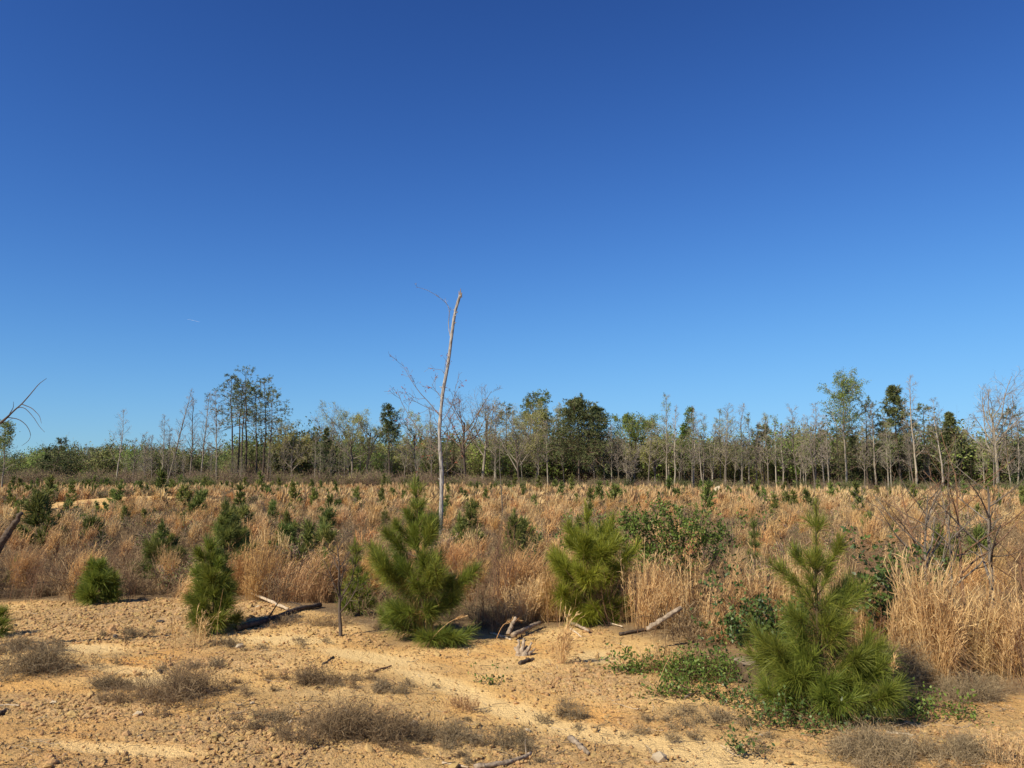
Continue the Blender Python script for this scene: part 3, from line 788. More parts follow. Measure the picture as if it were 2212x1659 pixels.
low_protos = [bush_mesh(400 + i, 3.2, 3.0, ('leaf_dark', 'leaf_dark', 'bud_green', 'leaf_dark')[i], (2600, 2200, 1600, 3000)[i], size=.17, stems=16) for i in range(4)]
pts, U = wood_points(240, 2, 60, -500, 640)
sc = np.interp(U, [-500, 0, 60, 120, 330, 480, 640], [.85, .95, 1.1, 1.3, 1.3, 1.2, 1.05]) * r2.uniform(.75, 1.1, len(U)) * (1 + (pts[:, 1] - 90) / 200)
scatter('low_wood', low_protos, pts, r2.random(len(U)) * 6.28, np.zeros((len(U), 2)), sc, 'low green wood beyond the field on the downhill side')
brush_protos = [bush_mesh(420 + i, 1.6, 1.5, ('leaf_dark', 'bud_yellow')[i % 2], (0, 160, 600, 350)[i], size=.09, stems=20) for i in range(4)]
pts, U = wood_points(1300, -8, 9, -300, 2500)
scatter('brush', brush_protos, pts, r2.random(len(U)) * 6.28, np.zeros((len(U), 2)), r2.uniform(.45, 1.55, len(U)) * np.interp(U, [0, 900, 1100, 2500], [.78, .78, .55, .52]), 'brown leafless brush along the foot of the wood')
pts, U = wood_points(260, -10, 4, -300, 2500)
scatter('evergreen_brush', [low_protos[0], low_protos[1], low_protos[3]], pts, r2.random(len(U)) * 6.28, np.zeros((len(U), 2)), r2.uniform(.18, .42, len(U)), 'low dark green brush along the foot of the wood')
pts, U = wood_points(1000, 3, 40, 500, 2500)
scatter('undergrowth', brush_protos + low_protos[:3], pts, r2.random(len(U)) * 6.28, np.zeros((len(U), 2)), r2.uniform(.8, 1.9, len(U)), 'dim undergrowth between the trunks of the wood')

for U, V, s, lb in ((1553, 1055, .42, 'white boulder below the wood edge, squarer of the two'), (1576, 1054, .38, 'white rounded boulder beside the squarer one below the wood')):
    import bmesh
    bm = bmesh.new(); bmesh.ops.create_icosphere(bm, subdivisions=3, radius=1)
    rr = np.random.default_rng(int(U))
    for v in bm.verts:
        c = v.co
        v.co *= 1 + .25 * float(vnoise(c.x * 1.5 + U, c.y * 1.5 + c.z * 2, 5)) + .1 * float(vnoise(c.x * 4 + U, c.y * 4 + c.z * 5, 6))
    me = bpy.data.meshes.new('boulder'); bm.to_mesh(me); bm.free(); me.materials.append(M['pale_stone'])
    b = at(U, V, 66); b.z = float(height(b.x, b.y)) + .42
    thing('boulder', lb, 'boulder', b, 'white boulders below the wood', me, scale=(s, s * .8, s * .75))

# ================================================================== BROOMSEDGE
def clump_mesh(seed, n, H, rad, wid, m, lean=.22, k=5, splay=.35, fluff=1.7, tufts=0):
    r = np.random.default_rng(seed)
    g = Geo()
    a, q = r.random(n) * 6.28, np.sqrt(r.random(n))
    bx, by = np.cos(a) * q * rad * .45, np.sin(a) * q * rad * .45
    ns = 7
    su = r.integers(0, ns, n)
    sa, sq, sh, sl = r.random(ns) * 6.28, np.sqrt(r.random(ns)), r.uniform(.5, 1.12, ns), r.normal(size=(ns, 2)) * .10
    bx = bx * .42 + (np.cos(sa) * sq * rad * .42)[su]; by = by * .42 + (np.sin(sa) * sq * rad * .42)[su]
    h = H * (.42 + .62 * r.random(n) ** .8) * sh[su]
    h = np.where(r.random(n) < .25, h * .5, h)
    ox, oy = np.cos(a) * q * splay * h * r.uniform(.4, 1.2, n), np.sin(a) * q * splay * h * r.uniform(.4, 1.2, n)
    wx = lean * h * r.uniform(.2, 1.6, n)
    t = np.linspace(0, 1, k)[None]
    ox, oy = ox + sl[su, 0] * h, oy + sl[su, 1] * h
    x = bx[:, None] + ox[:, None] * t ** 1.3 + wx[:, None] * t ** 2.4
    y = by[:, None] + oy[:, None] * t ** 1.3 + r.normal(size=(n, 1)) * .04 * h[:, None] * t ** 2
    z = h[:, None] * (t - .10 * t ** 3 * r.uniform(.2, 1.8, (n, 1)))
    Pt = np.stack([x, y, z], -1)
    prof = np.interp(t[0], [0, .5, .75, .92, 1], [.8, .8, fluff, fluff * .9, .15])
    W = wid * prof[None] * r.uniform(.6, 1.4, (n, 1))
    tn = np.clip(r.normal(.5, .28, n), 0, 1)
    ribbons(g, Pt, W, r, tone=tn)
    if tufts:                                   # feathery seed tufts and curled leaves on the upper stem
        tt = r.uniform(.35, 1.0, (n, tufts))
        q, tg = along(Pt, tt)
        q, tg = q.reshape(-1, 3), tg.reshape(-1, 3)
        m_ = len(q)
        d = nrm(tg + r.normal(size=(m_, 3)) * .42)
        L = r.uniform(.03, .085, m_)[:, None] * (H / .7)
        Pc = np.stack([q, q + d * L * .6, q + d * L + r.normal(size=(m_, 3)) * .012], 1)
        ribbons(g, Pc, np.full((m_, 3), wid * 1.15) * np.array([.8, 1, .2]), r, tone=np.clip(np.repeat(tn, tufts) + .22 + r.normal(size=m_) * .15, 0, 1))
    # broken and bent leaves at the foot
    nb = n // 2
    a = r.random(nb) * 6.28
    d = np.stack([np.cos(a), np.sin(a)], 1)
    b0 = np.stack([np.cos(a * 3) * rad * .4, np.sin(a * 2) * rad * .4], 1) * r.random((nb, 1))
    L = H * r.uniform(.2, .5, nb)
    z1 = L * r.uniform(.3, .9, nb)
    Pb = np.stack([np.concatenate([b0, np.zeros((nb, 1))], 1), np.concatenate([b0 + d * L[:, None] * .4, z1[:, None]], 1), np.concatenate([b0 + d * L[:, None] * .95, (z1 * r.uniform(.1, .9, nb))[:, None]], 1)], 1)
    ribbons(g, Pb, np.full((nb, 3), wid * .8) * np.array([1, 1, .3]), r, tone=r.random(nb) * .7)
    return g.mesh('broomsedge_clump', M[m])

near_orange = [clump_mesh(500 + i, 380, .72, .26, .0036, 'sedge_orange', .18, splay=.26, fluff=1.3, tufts=6) for i in range(3)]
mid_clumps = [clump_mesh(510 + i, 150, (.62, .72, .56, .66, .80)[i], .24, .0075, ('sedge', 'sedge_orange', 'sedge', 'sedge', 'sedge_orange')[i], (.16, .10, .22, .12, .18)[i], splay=.13, tufts=6) for i in range(5)]
far_clumps = [clump_mesh(520 + i, 80, (.68, .80, .60, .74)[i], .28, .020, ('sedge', 'sedge', 'sedge_orange', 'sedge')[i], (.22, .14, .16, .28)[i], k=5, splay=.11, fluff=2.6) for i in range(4)]
pale_clumps = [clump_mesh(530 + i, 380, (.8, .72, .66)[i], .32, .0034, 'sedge_pale', .08, splay=.18, fluff=1.2, tufts=7) for i in range(3)]

rf = np.random.default_rng(21)
def field_points(n, y0, y1, mask=True):
    # even over the ground area of the view
    y = np.sqrt(rf.uniform(y0 ** 2, y1 ** 2, n))
    x = rf.uniform(-1.1, 1.1, n) * y; n = len(x)
    ok = np.ones(n, bool)
    if mask:
        ok = (field_mask(x, y) > .75) & (bare_bank(x, y) + .30 * fbm(x * .6, y * .6, 5, 2) < .42)
    return x[ok], y[ok]
def keep_density(x, y):
    d = .64 + .20 * sstep(14, 24, y) + 1.2 * fbm(x * .22, y * .22, 44, 3) + .5 * vnoise(x * .9, y * .9, 45)
    left = sstep(900, 300, pic(x, y, 0.)[0])
    return rf.random(len(x)) < np.clip(d - .22 * left * (y < 45), .05, 1)
x, y = field_points(13000, 7.5, 86)
lim = np.array([line_y(u) for u in pic(x, y, 0.)[0]]) - 5
k = keep_density(x, y) & (y < lim)
x, y = x[k], y[k]
z = height(x, y)
order = np.lexsort((y, np.abs(x) > .66 * y))          # those inside the view first, nearest first
x, y, z = x[order], y[order], z[order]
n_ind = 262
items = []
for i in range(n_ind):
    me = mid_clumps[i % 5] if y[i] > 12.5 else (near_orange[i % 3] if x[i] < 0.5 else [pale_clumps[i % 3], near_orange[i % 3]][i % 2])
    s = float(rf.uniform(.7, 1.15)) * (1 if y[i] > 9.5 else .8)
    o = thing('broomsedge_clump', None, 'grass clump', (x[i], y[i], z[i]), 'broomsedge clumps in the field', me, rot=(float(rf.normal() * .07), float(rf.normal() * .07), float(rf.normal() * .5)), scale=s)
    tone_ = 'pale' if me in pale_clumps else ('orange' if me.materials[0] is M['sedge_orange'] else 'tan')
    items.append((o, f'{"tall" if s > .95 else "low"} {tone_} broomsedge clump'))
name_by_place(items)
xr, yr, zr = x[n_ind:], y[n_ind:], z[n_ind:]
nearer = yr < 34
for nm, sel, pr, lb in (('broomsedge_grass', nearer, mid_clumps, 'orange and tan broomsedge covering the middle of the field'), ('far_broomsedge_grass', ~nearer, far_clumps, 'tan broomsedge covering the far field up to the wood')):
    p = np.stack([xr[sel], yr[sel], zr[sel]], 1)
    n = len(p)
    scatter(nm, pr, p, rf.normal(size=n) * .6, rf.normal(size=(n, 2)) * .08, rf.uniform(.65, 1.25, n), lb)

# dry forbs and low dead growth between the clumps
def forb_mesh(seed, n, H, rad, wid, m):
    r = np.random.default_rng(seed); g = Geo()
    base = np.zeros((n, 3, 3)); a = r.random(n) * 6.28; q = np.sqrt(r.random(n)) * rad
    base[:, :, 0] = (np.cos(a) * q)[:, None]; base[:, :, 1] = (np.sin(a) * q)[:, None]; base[:, :, 2] = np.array([0, .01, .02])
    p1, r1, l1 = sprout(r, base, np.full((n, 3), wid), 1, .5, 1, 28, H, 4, .05, .2, 1, ang_j=16)
    ribbons(g, p1, np.full(p1.shape[:2], wid), r)
    p2, r2_, l2 = sprout(r, p1, r1, 5, .2, 1, 45, l1 * .45, 3, .03, .25, 1)
    ribbons(g, p2, np.full(p2.shape[:2], wid * .8), r)
    p3, r3, l3 = sprout(r, p2, r2_, 2, .3, 1, 45, l2 * .5, 3, .0, .3, 1)
    ribbons(g, p3, np.full(p3.shape[:2], wid * .7), r)
    return g.mesh('dead_forb', M[m])
forbs = [forb_mesh(540 + i, 26, (.34, .42, .28)[i], .32, .007, 'dry_purple') for i in range(3)]
forbs_far = [forb_mesh(545 + i, 16, (.34, .42, .30)[i], .42, .018, 'dry_purple') for i in range(3)]
for nm, n, y0, y1, pr in (('dead_weeds', 3200, 7, 30, forbs), ('far_dead_weeds', 5800, 30, 84, forbs_far)):
    x, y = field_points(n, y0, y1)
    p = np.stack([x, y, height(x, y)], 1)
    scatter(nm, pr, p, rf.random(len(x)) * 6.28, rf.normal(size=(len(x), 2)) * .1, rf.uniform(.35, .85, len(x)), 'grey brown dead weeds between the grass clumps')

def stem_mesh(seed):
    r = np.random.default_rng(seed); g = Geo()
    for i in range(9):
        h = r.uniform(.25, .85); ss = np.linspace(0, 1, 7); l = r.normal(size=2) * .22; o_ = r.normal(size=2) * .10
        pth = np.stack([np.array([o_[0] + l[0] * t * h + .02 * math.sin(t * 6 + i), o_[1] + l[1] * t * h, h * t * (1 - .12 * t * abs(l[0]) * 4)]) for t in ss])
        R0 = (r.uniform(.0022, .0042) * np.linspace(1, .35, 7))[None]
        tubes(g, pth[None], R0, 4, tone=r.random(1))
        q1, r1, l1 = sprout(r, pth[None], R0, 5, .35, .98, 38, h * .24, 4, .04, .14, .6)
        tubes(g, q1, np.maximum(r1, .0012), 3, tone=r.random(len(q1)))
    return g.mesh('dry_stem', M['brown_stem'])
x, y = field_points(5200, 6.2, 13.5, mask=False)
fm_ = field_mask(x, y)
k = (fm_ > .35) & (rf.random(len(x)) < np.where(fm_ < .999, .35, .10))
p = np.stack([x[k], y[k], height(x[k], y[k])], 1); n = len(p)
scatter('dry_weed_stalks', [stem_mesh(560 + i) for i in range(4)], p, rf.random(n) * 6.28, rf.normal(size=(n, 2)) * .12, rf.uniform(.45, 1.05, n), 'thin brown dry weed stalks tangled along the edge of the sand')

# ================================================================== PINES
def needles_on(g, r, path, dens, L, wid, t0=.25, droop=.25, fan=(54, 27)):
    """long needles along a shoot"""
    seg = np.linalg.norm(np.diff(path, axis=0), axis=1).sum()
    n = max(12, int(dens * seg))
    t = t0 + (1 - t0) * r.random(n) ** .9
    p, tg = along(np.repeat(path[None], 1, 0), t[None])
    p, tg = p[0], tg[0]
    rnd = nrm(r.normal(size=(n, 3)))
    pr = nrm(rnd - tg * (rnd * tg).sum(1, keepdims=True))
    a = np.radians(fan[0] + (fan[1] - fan[0]) * t + r.normal(size=n) * 12)[:, None]
    d = nrm(tg * np.cos(a) + pr * np.sin(a) + np.array([0, 0, .20]))
    ln = (L * (.65 + .5 * r.random(n)))[:, None]
    e = droop * ln * r.uniform(.2, 2.0, (n, 1)) * np.clip(1.2 - np.abs(d[:, 2:3]), .1, 1)
    Pt = np.stack([p, p + d * ln * .5 - np.array([0, 0, 1]) * e * .25, p + d * ln * .97 - np.array([0, 0, 1]) * e], 1)
    W = wid * np.array([1., 1., .35])[None] * np.ones((n, 1))
    ribbons(g, Pt, W, r, tone=np.clip(r.normal(.45, .27, n), 0, 1))

def bough(r, start, az, L, rise, k=7, curl=.5):
    """a branch that leaves the stem and turns up at its end"""
    p = np.array(start, float); out = [p.copy()]
    el = rise
    for i in range(k - 1):
        d = np.array([math.cos(az) * math.cos(el), math.sin(az) * math.cos(el), math.sin(el)])
        p = p + d * L / (k - 1); out.append(p.copy())
        el += curl / (k - 1) * (1 + r.normal() * .3); az += r.normal() * .08
    return np.array(out)

def pine_sapling(label, U, V, Utop, Vtop, width_px, seed, whorls, per=5, dens=900, L=.17, wid=.0030, needle='needle', shape=None, extra=(), stem_r=.016, group='young pines along the edge of the sand', topbare=.0, wh=None):
    r = np.random.default_rng(seed)
    b = P(U, V)
    top = at(Utop, Vtop, b.y) - b
    Wd = width_px / FPX * b.y * .5
    o = thing('pine_sapling', label, 'young pine', b, group)
    H = top.z
    kk = 10
    zz = np.linspace(0, 1, kk)
    st = np.stack([top.x * zz + .012 * np.sin(zz * 7 + seed), .015 * np.sin(zz * 5 + seed), H * zz - .02], 1)
    g = Geo(); tubes(g, st[None], (stem_r * np.linspace(1, .22, kk))[None], 7)
    s = part('stem', g.mesh('stem', M['stem'], True), o)
    g = Geo()
    needles_on(g, r, st[int(kk * (.55 if not topbare else .62)):], dens * (.55 if not topbare else .80), L * (.8 if not topbare else .52), wid, 0, .12, (45, 18))
    part('needles', g.mesh('needles', M[needle]), s, 'stuff')
    jobs = []
    for wi in range(whorls):
        t = (wi + .35) / whorls
        t = .02 + .93 * t ** .9
        prof = shape(t) if shape else (1.05 - t) ** .8
        az0 = r.random() * 6.28
        for j in range(per if t < .8 else 4):
            az = az0 + j * 2 * PI / per + r.normal() * .25
            Lb = max(Wd * prof * (.72 + .5 * r.random()) - .45 * L, .07)
            jobs.append((t, az, Lb, .12 + .75 * t + r.normal() * .12, .55))
    if wh:
        jobs = []
        for t, n_, Lw, deg in wh:
            az0 = r.random() * 6.28
            for j in range(n_):
                jobs.append((min(.97, max(.015, t + r.normal() * .012)), az0 + j * 2 * PI / n_ + r.normal() * .22, Lw * r.uniform(.58, 1.2), R_(deg) + r.normal() * .17, .35))
    for t, az, Lb in extra: jobs.append((t, az, Lb, .25, 1.0))
    for t, az, Lb, rise, curl in jobs:
        p0, _ = along(st[None], np.array([[t]]))
        path = bough(r, p0[0, 0], az, Lb, rise, 7, curl)
        gb, gn = Geo(), Geo()
        rb = stem_r * .36 * (1.15 - .6 * t)
        tubes(gb, path[None], (rb * np.linspace(1, .45, 7))[None], 5)
        needles_on(gn, r, path, dens, L * (.8 + .3 * r.random()) * (1 if t < .55 else .72), wid, .12 if t < .5 else .3, .30)
        if Lb > .16:
            for _ in range(3 if Lb < .3 else 5):                  # side shoots
                tt = r.uniform(.3, .85)
                p1, tg = along(path[None], np.array([[tt]]))
                a2 = math.atan2(tg[0, 0, 1], tg[0, 0, 0]) + r.choice([-1, 1]) * r.uniform(.5, .9)
                sp = bough(r, p1[0, 0], a2, Lb * r.uniform(.3, .5), rise + .2, 5, .6)
                tubes(gb, sp[None], (rb * .6 * np.linspace(1, .5, 5))[None], 4)
                needles_on(gn, r, sp, dens, L * (.75 + .3 * r.random()) * (1 if t < .55 else .72), wid, .1, .28)
        bo = part('branch', gb.mesh('branch', M['stem'], True), o)
        if t < .5 and Lb > .15 and wh:                            # last year's needles browning towards the stem
            gd = Geo(); needles_on(gd, r, path[:4], 170, L * .8, wid * .8, .05, .55)
            part('dead_needles', gd.mesh('dead_needles', M['sedge_orange']), bo, 'stuff')
        part('needles', gn.mesh('needles', M[needle]), bo, 'stuff')
    return o

pine_sapling('dense bright green young pine beside the flat tree stump', 1778, 1545, 1757, 1082, 300, 7, 8, 5, 900, .17, .0023,
             wh=[(.86, 4, .09, 50), (.67, 6, .20, 44), (.57, 3, .18, 38), (.49, 4, .20, 36), (.40, 5, .24, 32), (.31, 5, .27, 26), (.22, 5, .32, 20), (.13, 6, .40, 12), (.06, 6, .42, 4)],
             extra=((.14, PI, .46), (.10, 2.8, .40), (.17, .05, .46), (.58, 2.9, .28), (.45, .2, .36), (.10, -.5, .44)), stem_r=.017, topbare=1)
pine_sapling('tallest bushy young pine, standing before the broken white snag', 920, 1383, 894, 1032, 290, 8, 9, 5, 800, .17, .0029,
             wh=[(.90, 3, .09, 55), (.80, 4, .12, 45), (.70, 5, .19, 42), (.62, 5, .25, 38), (.53, 4, .30, 40), (.36, 5, .38, 28), (.26, 6, .42, 18), (.15, 6, .42, 8), (.05, 6, .38, 0)],
             extra=((.36, 3.05, .60), (.30, 3.4, .50), (.22, .1, .55), (.52, 2.9, .36)), stem_r=.021, topbare=1)
pine_sapling('yellowish green young pine with an open top left of the leafy shrub', 1278, 1343, 1266, 1087, 225, 9, 7, 5, 760, .18, .0031, 'needle_yellow',
             wh=[(.84, 3, .08, 50), (.56, 6, .30, 40), (.43, 6, .42, 38), (.26, 7, .48, 24), (.12, 6, .42, 8), (.04, 5, .36, 0)],
             extra=((.28, 3.3, .45), (.3, -.1, .55)), stem_r=.016, topbare=1)
pine_sapling('slim young pine beside the dark fallen log', 470, 1366, 449, 1165, 150, 10, 7, 5, 1000, .17, .0034,
             shape=lambda t: float(np.interp(t, [0, .2, .5, .8, 1], [.85, .9, .8, .55, .2])), extra=((.3, 3.4, .2),), stem_r=.013)
pine_sapling('low round young pine at the top of the gravel slope', 214, 1304, 200, 1212, 110, 11, 4, 6, 950, .18, .0040,
             shape=lambda t: float(np.interp(t, [0, .3, .6, 1], [1., 1., .8, .3])), extra=((.2, .1, .25),), stem_r=.010)
pine_sapling('bushy dark young pine right behind the slim pine', 492, 1248, 488, 1080, 150, 12, 7, 6, 620, .17, .0050, 'needle_mid', stem_r=.015)
pine_sapling('pointed young pine among weeds between the round and the slim pine', 355, 1248, 350, 1128, 120, 13, 6, 5, 600, .16, .0050, 'needle_mid', stem_r=.012)
pine_sapling('tiny yellowish pine near the edge of the picture left of the round pine', 36, 1262, 38, 1206, 58, 14, 3, 5, 600, .15, .0050, 'needle', stem_r=.008)
pine_sapling('narrow upright young pine behind the leafless little tree', 703, 1298, 700, 1128, 74, 15, 6, 4, 480, .16, .0044, 'needle_mid', stem_r=.012, shape=lambda t: float(np.interp(t, [0, .3, .75, 1], [.5, .5, 1., .3])))
pine_sapling('narrow pillar-like young pine left of the stump pine', 1632, 1268, 1628, 1118, 62, 16, 6, 4, 520, .16, .0050, 'needle_mid', stem_r=.012, shape=lambda t: .9 - .4 * t)
pine_sapling('half-cut pine tuft at the extreme left edge on the sand', -6, 1376, -4, 1318, 60, 17, 3, 6, 800, .16, .0034, 'needle', stem_r=.009)
pine_sapling('small pine leaning left against the tallest bushy pine', 776, 1330, 768, 1172, 100, 18, 6, 5, 600, .16, .0040, 'needle', stem_r=.012)

# pine seedlings out in the field: grown once, copied
def seedling(seed, H, W, wh, per, dens, L, wid, mt):
    r = np.random.default_rng(seed)
    zz = np.linspace(0, 1, 7)
    st = np.stack([.02 * np.sin(zz * 4 + seed), .02 * np.cos(zz * 3 + seed), H * zz - .02], 1)
    gs, gn = Geo(), Geo()
    tubes(gs, st[None], (.012 * np.linspace(1, .4, 7))[None], 4)
    needles_on(gn, r, st[3:], dens * .7, L, wid, 0, .1, (45, 20))
    for wi in range(wh):
        t = .06 + .86 * (wi + .3) / wh
        for j in range(per):
            p0, _ = along(st[None], np.array([[t]]))
            path = bough(r, p0[0, 0], r.random() * 6.28, max(.06, W * .5 * (1.08 - t) ** .7 * r.uniform(.7, 1.15)), .25 + .7 * t, 5, .6)
            tubes(gs, path[None], (.006 * np.linspace(1, .5, 5))[None], 3)
            needles_on(gn, r, path, dens, L * r.uniform(.8, 1.1), wid, .15, .25)
    return gs.mesh('stem', M['stem']), gn.mesh('needles', M[mt])
near_seed = [seedling(600 + i, (.9, .75, 1.1, .6)[i], (.62, .66, .62, .7)[i], 5, 5, 260, .16, .010, 'needle_mid') for i in range(4)]
far_seed = [seedling(610 + i, (1.0, .8, 1.25, .65, 1.0)[i], (.62, .75, .6, .8, .5)[i], 5, 5, 95, .18, .026, 'needle_mid') for i in range(5)]
rp = np.random.default_rng(33)
places = [(100, 1195, 1.3), (92, 1160, 1.1), (250, 1110, 1.0), (246, 1090, .9), (345, 1095, 1.2), (415, 1145, 1.5), (400, 1120, 1.0), (520, 1130, 1.0), (590, 1140, 1.0), (640, 1105, .9), (760, 1090, .8),
          (715, 1115, .8), (820, 1110, .8), (835, 1150, .7), (1155, 1120, 1.0), (1135, 1215, 1.0), (1010, 1185, .9), (1290, 1100, 1.0), (1330, 1090, 1.1), (1460, 1095, 1.0), (1530, 1120, 1.0), (1700, 1110, 1.0),
          (1860, 1130, .9), (1880, 1160, .9), (1650, 1090, .9), (2110, 1260, .9), (2030, 1260, .9), (2090, 1090, .9), (700, 1215, 1.0), (660, 1240, .8), (1110, 1260, .9), (610, 1200, .9), (150, 1090, 1.0), (60, 1080, 1.0),
          (100, 1100, 1.0), (205, 1075, .9), (560, 1075, 1.0), (1210, 1085, 1.0), (1405, 1075, .9), (1800, 1090, .9), (1975, 1100, .9)]
px = [(P(u, v), s) for u, v, s in places]
x, y = field_points(1240, 12.5, 82)
dens = .10 + .55 * sstep(-.05, .35, fbm(x * .13, y * .13, 66, 3)) + .38 * sstep(900, 250, pic(x, y, 0.)[0]) + .30 * sstep(60, 80, y)
k = (rp.random(len(x)) < dens) & (np.abs(x) < .66 * y)
xs, ys = x[k], y[k]
for a, b in list(zip(xs, ys))[:258]:
    sz = float(rp.uniform(.5, 1.1))
    if b < 22 and .32 < a / b < .42: continue                   # open grass behind the stump pine
    px.append((Vector((a, b, float(height(a, b)))), sz))
items = []
for i, (p, s) in enumerate(px):
    st = near_seed if p.y < 26 else far_seed
    me = st[i % len(st)]
    o = thing('pine_seedling', None, 'young pine', p, 'pine seedlings growing in the field', rot=(float(rp.normal() * .09), float(rp.normal() * .09), float(rp.random() * 6.28)), scale=s * float(rp.uniform(.75, 1.25)) * (1.05 if p.y < 26 else 1.1))
    part('stem', me[0], o); part('needles', me[1], o, 'stuff')
    items.append((o, ('tall' if s > .95 else 'low') + (' pine seedling' if i % len(st) != 3 else ' bushy pine seedling')))
name_by_place(items)

x, y = field_points(3600, 24, 84)
dens = .10 + .7 * sstep(-.05, .3, fbm(x * .13, y * .13, 66, 3)) + .25 * sstep(900, 250, pic(x, y, 0.)[0]) + .35 * sstep(58, 78, y)
k = rp.random(len(x)) < dens * .8
p = np.stack([x[k], y[k], height(x[k], y[k])], 1); n = len(p)
scatter('pine_regrowth', [flat(m_, 'pine_seedling') for m_ in far_seed], p, rp.random(n) * 6.28, rp.normal(size=(n, 2)) * .08, rp.uniform(.30, .78, n), 'small green pine regrowth spread through the far field')
x, y = field_points(3300, 9, 70)
k = rp.random(len(x)) < .25 + .9 * sstep(0, .3, fbm(x * .2, y * .2, 68, 3)) + .4 * sstep(900, 250, pic(x, y, 0.)[0])
p = np.stack([x[k], y[k], height(x[k], y[k])], 1); n = len(p)
scatter('green_undergrowth', [bush_mesh(460 + i, .5, .5, 'leaf_dark', 260, size=.045, stems=9) for i in range(2)], p, rp.random(n) * 6.28, rp.normal(size=(n, 2)) * .1, rp.uniform(.4, 1.1, n), 'low olive green weeds among the broomsedge')

# ================================================================== THE BROKEN SNAG
def c2(cx, cy): return 542 + cx / 2.72, 576 + cy / 2.72
SY = 18.3
rs = np.random.default_rng(70)
gz = float(height(at(952, 1000, SY).x, SY))
snag_pts = [c2(*p) for p in ((1122, 1200), (1105, 1000), (1115, 850), (1130, 720), (1160, 570), (1185, 360), (1200, 260), (1222, 190), (1230, 168))]
low = [(952, 1180), (951, 1157), (953, 1100)]
root = at(952, 1100, SY); root.z = gz
snag = thing('dead_snag', 'tall broken dead tree with pale peeling trunk and snapped top', 'dead tree', root, None)
def rel(pts, jitter=0.0):
    out = []
    dy = 0.0
    for U, V in pts:
        dy += rs.normal() * jitter
        out.append(np.array(at(U, V, SY + dy)) - np.array(root))
    return np.array(out)
def dense_path(p, n):
    p = np.asarray(p); t = np.linspace(0, len(p) - 1.0001, n); i = t.astype(int); f = (t - i)[:, None]
    q = p[i] * (1 - f) + p[i + 1] * f
    q[1:-1] = (q[:-2] + 2 * q[1:-1] + q[2:]) / 4
    return q
tp = dense_path(np.concatenate([[np.array([0, 0, -.15])], rel(low + snag_pts)]), 40)
g = Geo()
tr = np.interp(np.linspace(0, 1, 40), [0, .25, .6, 1], [.052, .045, .037, .031]) * (1 + .07 * rs.normal(size=40))
tubes(g, tp[None], tr[None], 10, cap=True, rough=.06, rng=rs)
tk = part('trunk', g.mesh('trunk', M['snag'], True), snag)
g = Geo()
tip = tp[-1]
for dx, h in ((-.022, .10), (.005, .16), (.026, .07)):
    tubes(g, np.array([[tip + (dx, 0, -.05), tip + (dx * 1.1, .005, h * .5), tip + (dx * 1.6, 0, h)]]), np.array([[.018, .013, .003]]), 5)
part('splinter', g.mesh('splinter', M['weathered'], True), tk)
LIMBS = [((1112, 880), (1050, 800), (990, 740), (930, 650), (885, 560)), ((1105, 1085), (1000, 980), (930, 880), (880, 790), (860, 720)), ((1112, 862), (1040, 830), (960, 790), (940, 765)),
         ((1172, 412), (1156, 340), (1166, 300), (1168, 240), (1150, 212), (1080, 160), (1020, 128), (970, 120)), ((1125, 905), (1165, 850), (1195, 760), (1205, 690)), ((1103, 1100), (1050, 1065), (980, 1040), (900, 960)),
         ((1110, 1310), (1060, 1230), (1000, 1120), (970, 1050)), ((1118, 1000), (1160, 950), (1180, 880)), ((1145, 640), (1120, 605)), ((1128, 780), (1080, 720), (1062, 690)), ((1120, 1120), (1150, 1050), (1170, 985), (1165, 930)),
         ((1118, 1230), (1180, 1180), (1225, 1120))]
for li, l in enumerate(LIMBS):
    p = dense_path(rel([c2(*q) for q in l], .06), 12)
    p[0] = rel([c2(*l[0])])[0]
    r0 = .011 if li in (0, 1, 3) else .008
    g = Geo(); R0 = (r0 * np.linspace(1, .25, 12))[None]
    tubes(g, p[None], R0, 5)
    q1, r1, l1 = sprout(rs, p[None], R0, 4 if li not in (8,) else 2, .25, .98, 45, .32 if li != 3 else .12, 4, .10, .16, .6)
    tubes(g, q1, np.maximum(r1, .0035), 4)
    q2, r2_, l2 = sprout(rs, q1, r1, 3, .3, .98, 42, l1 * .5, 3, .08, .16, .7)
    tubes(g, q2, np.maximum(r2_, .0025), 3)
    lo = part('limb', g.mesh('limb', M['snag'] if li in (3,) else M['twig_brown'], True), snag)
    if li != 3:
        gb = Geo()
        C = np.concatenate([q2[:, -1], q1[:, -1], q1[:, 2]])
        C = C[rs.random(len(C)) < .45]
        C = np.repeat(C, 3, 0) + rs.normal(size=(len(C) * 3, 3)) * .018
        leaves(gb, C, nrm(rs.normal(size=(len(C), 3))), .035, .022, rs)
        part('bud_spray', gb.mesh('bud_spray', M['red_bud']), lo, 'stuff')

for j in range(9):
    t = rs.uniform(.12, .97)
    q, tg = along(tp[None], np.array([[t]])); q = q[0, 0]
    an_ = rs.uniform(0, 6.28); L = rs.uniform(.05, .13)
    d = np.array([math.cos(an_), math.sin(an_), .5])
    g = Geo(); tubes(g, np.array([[q, q + d * L * .6, q + d * L]]), np.array([[.016, .012, .007]]), 6, cap=True)
    part('stub', g.mesh('stub', M['snag'], True), tk)
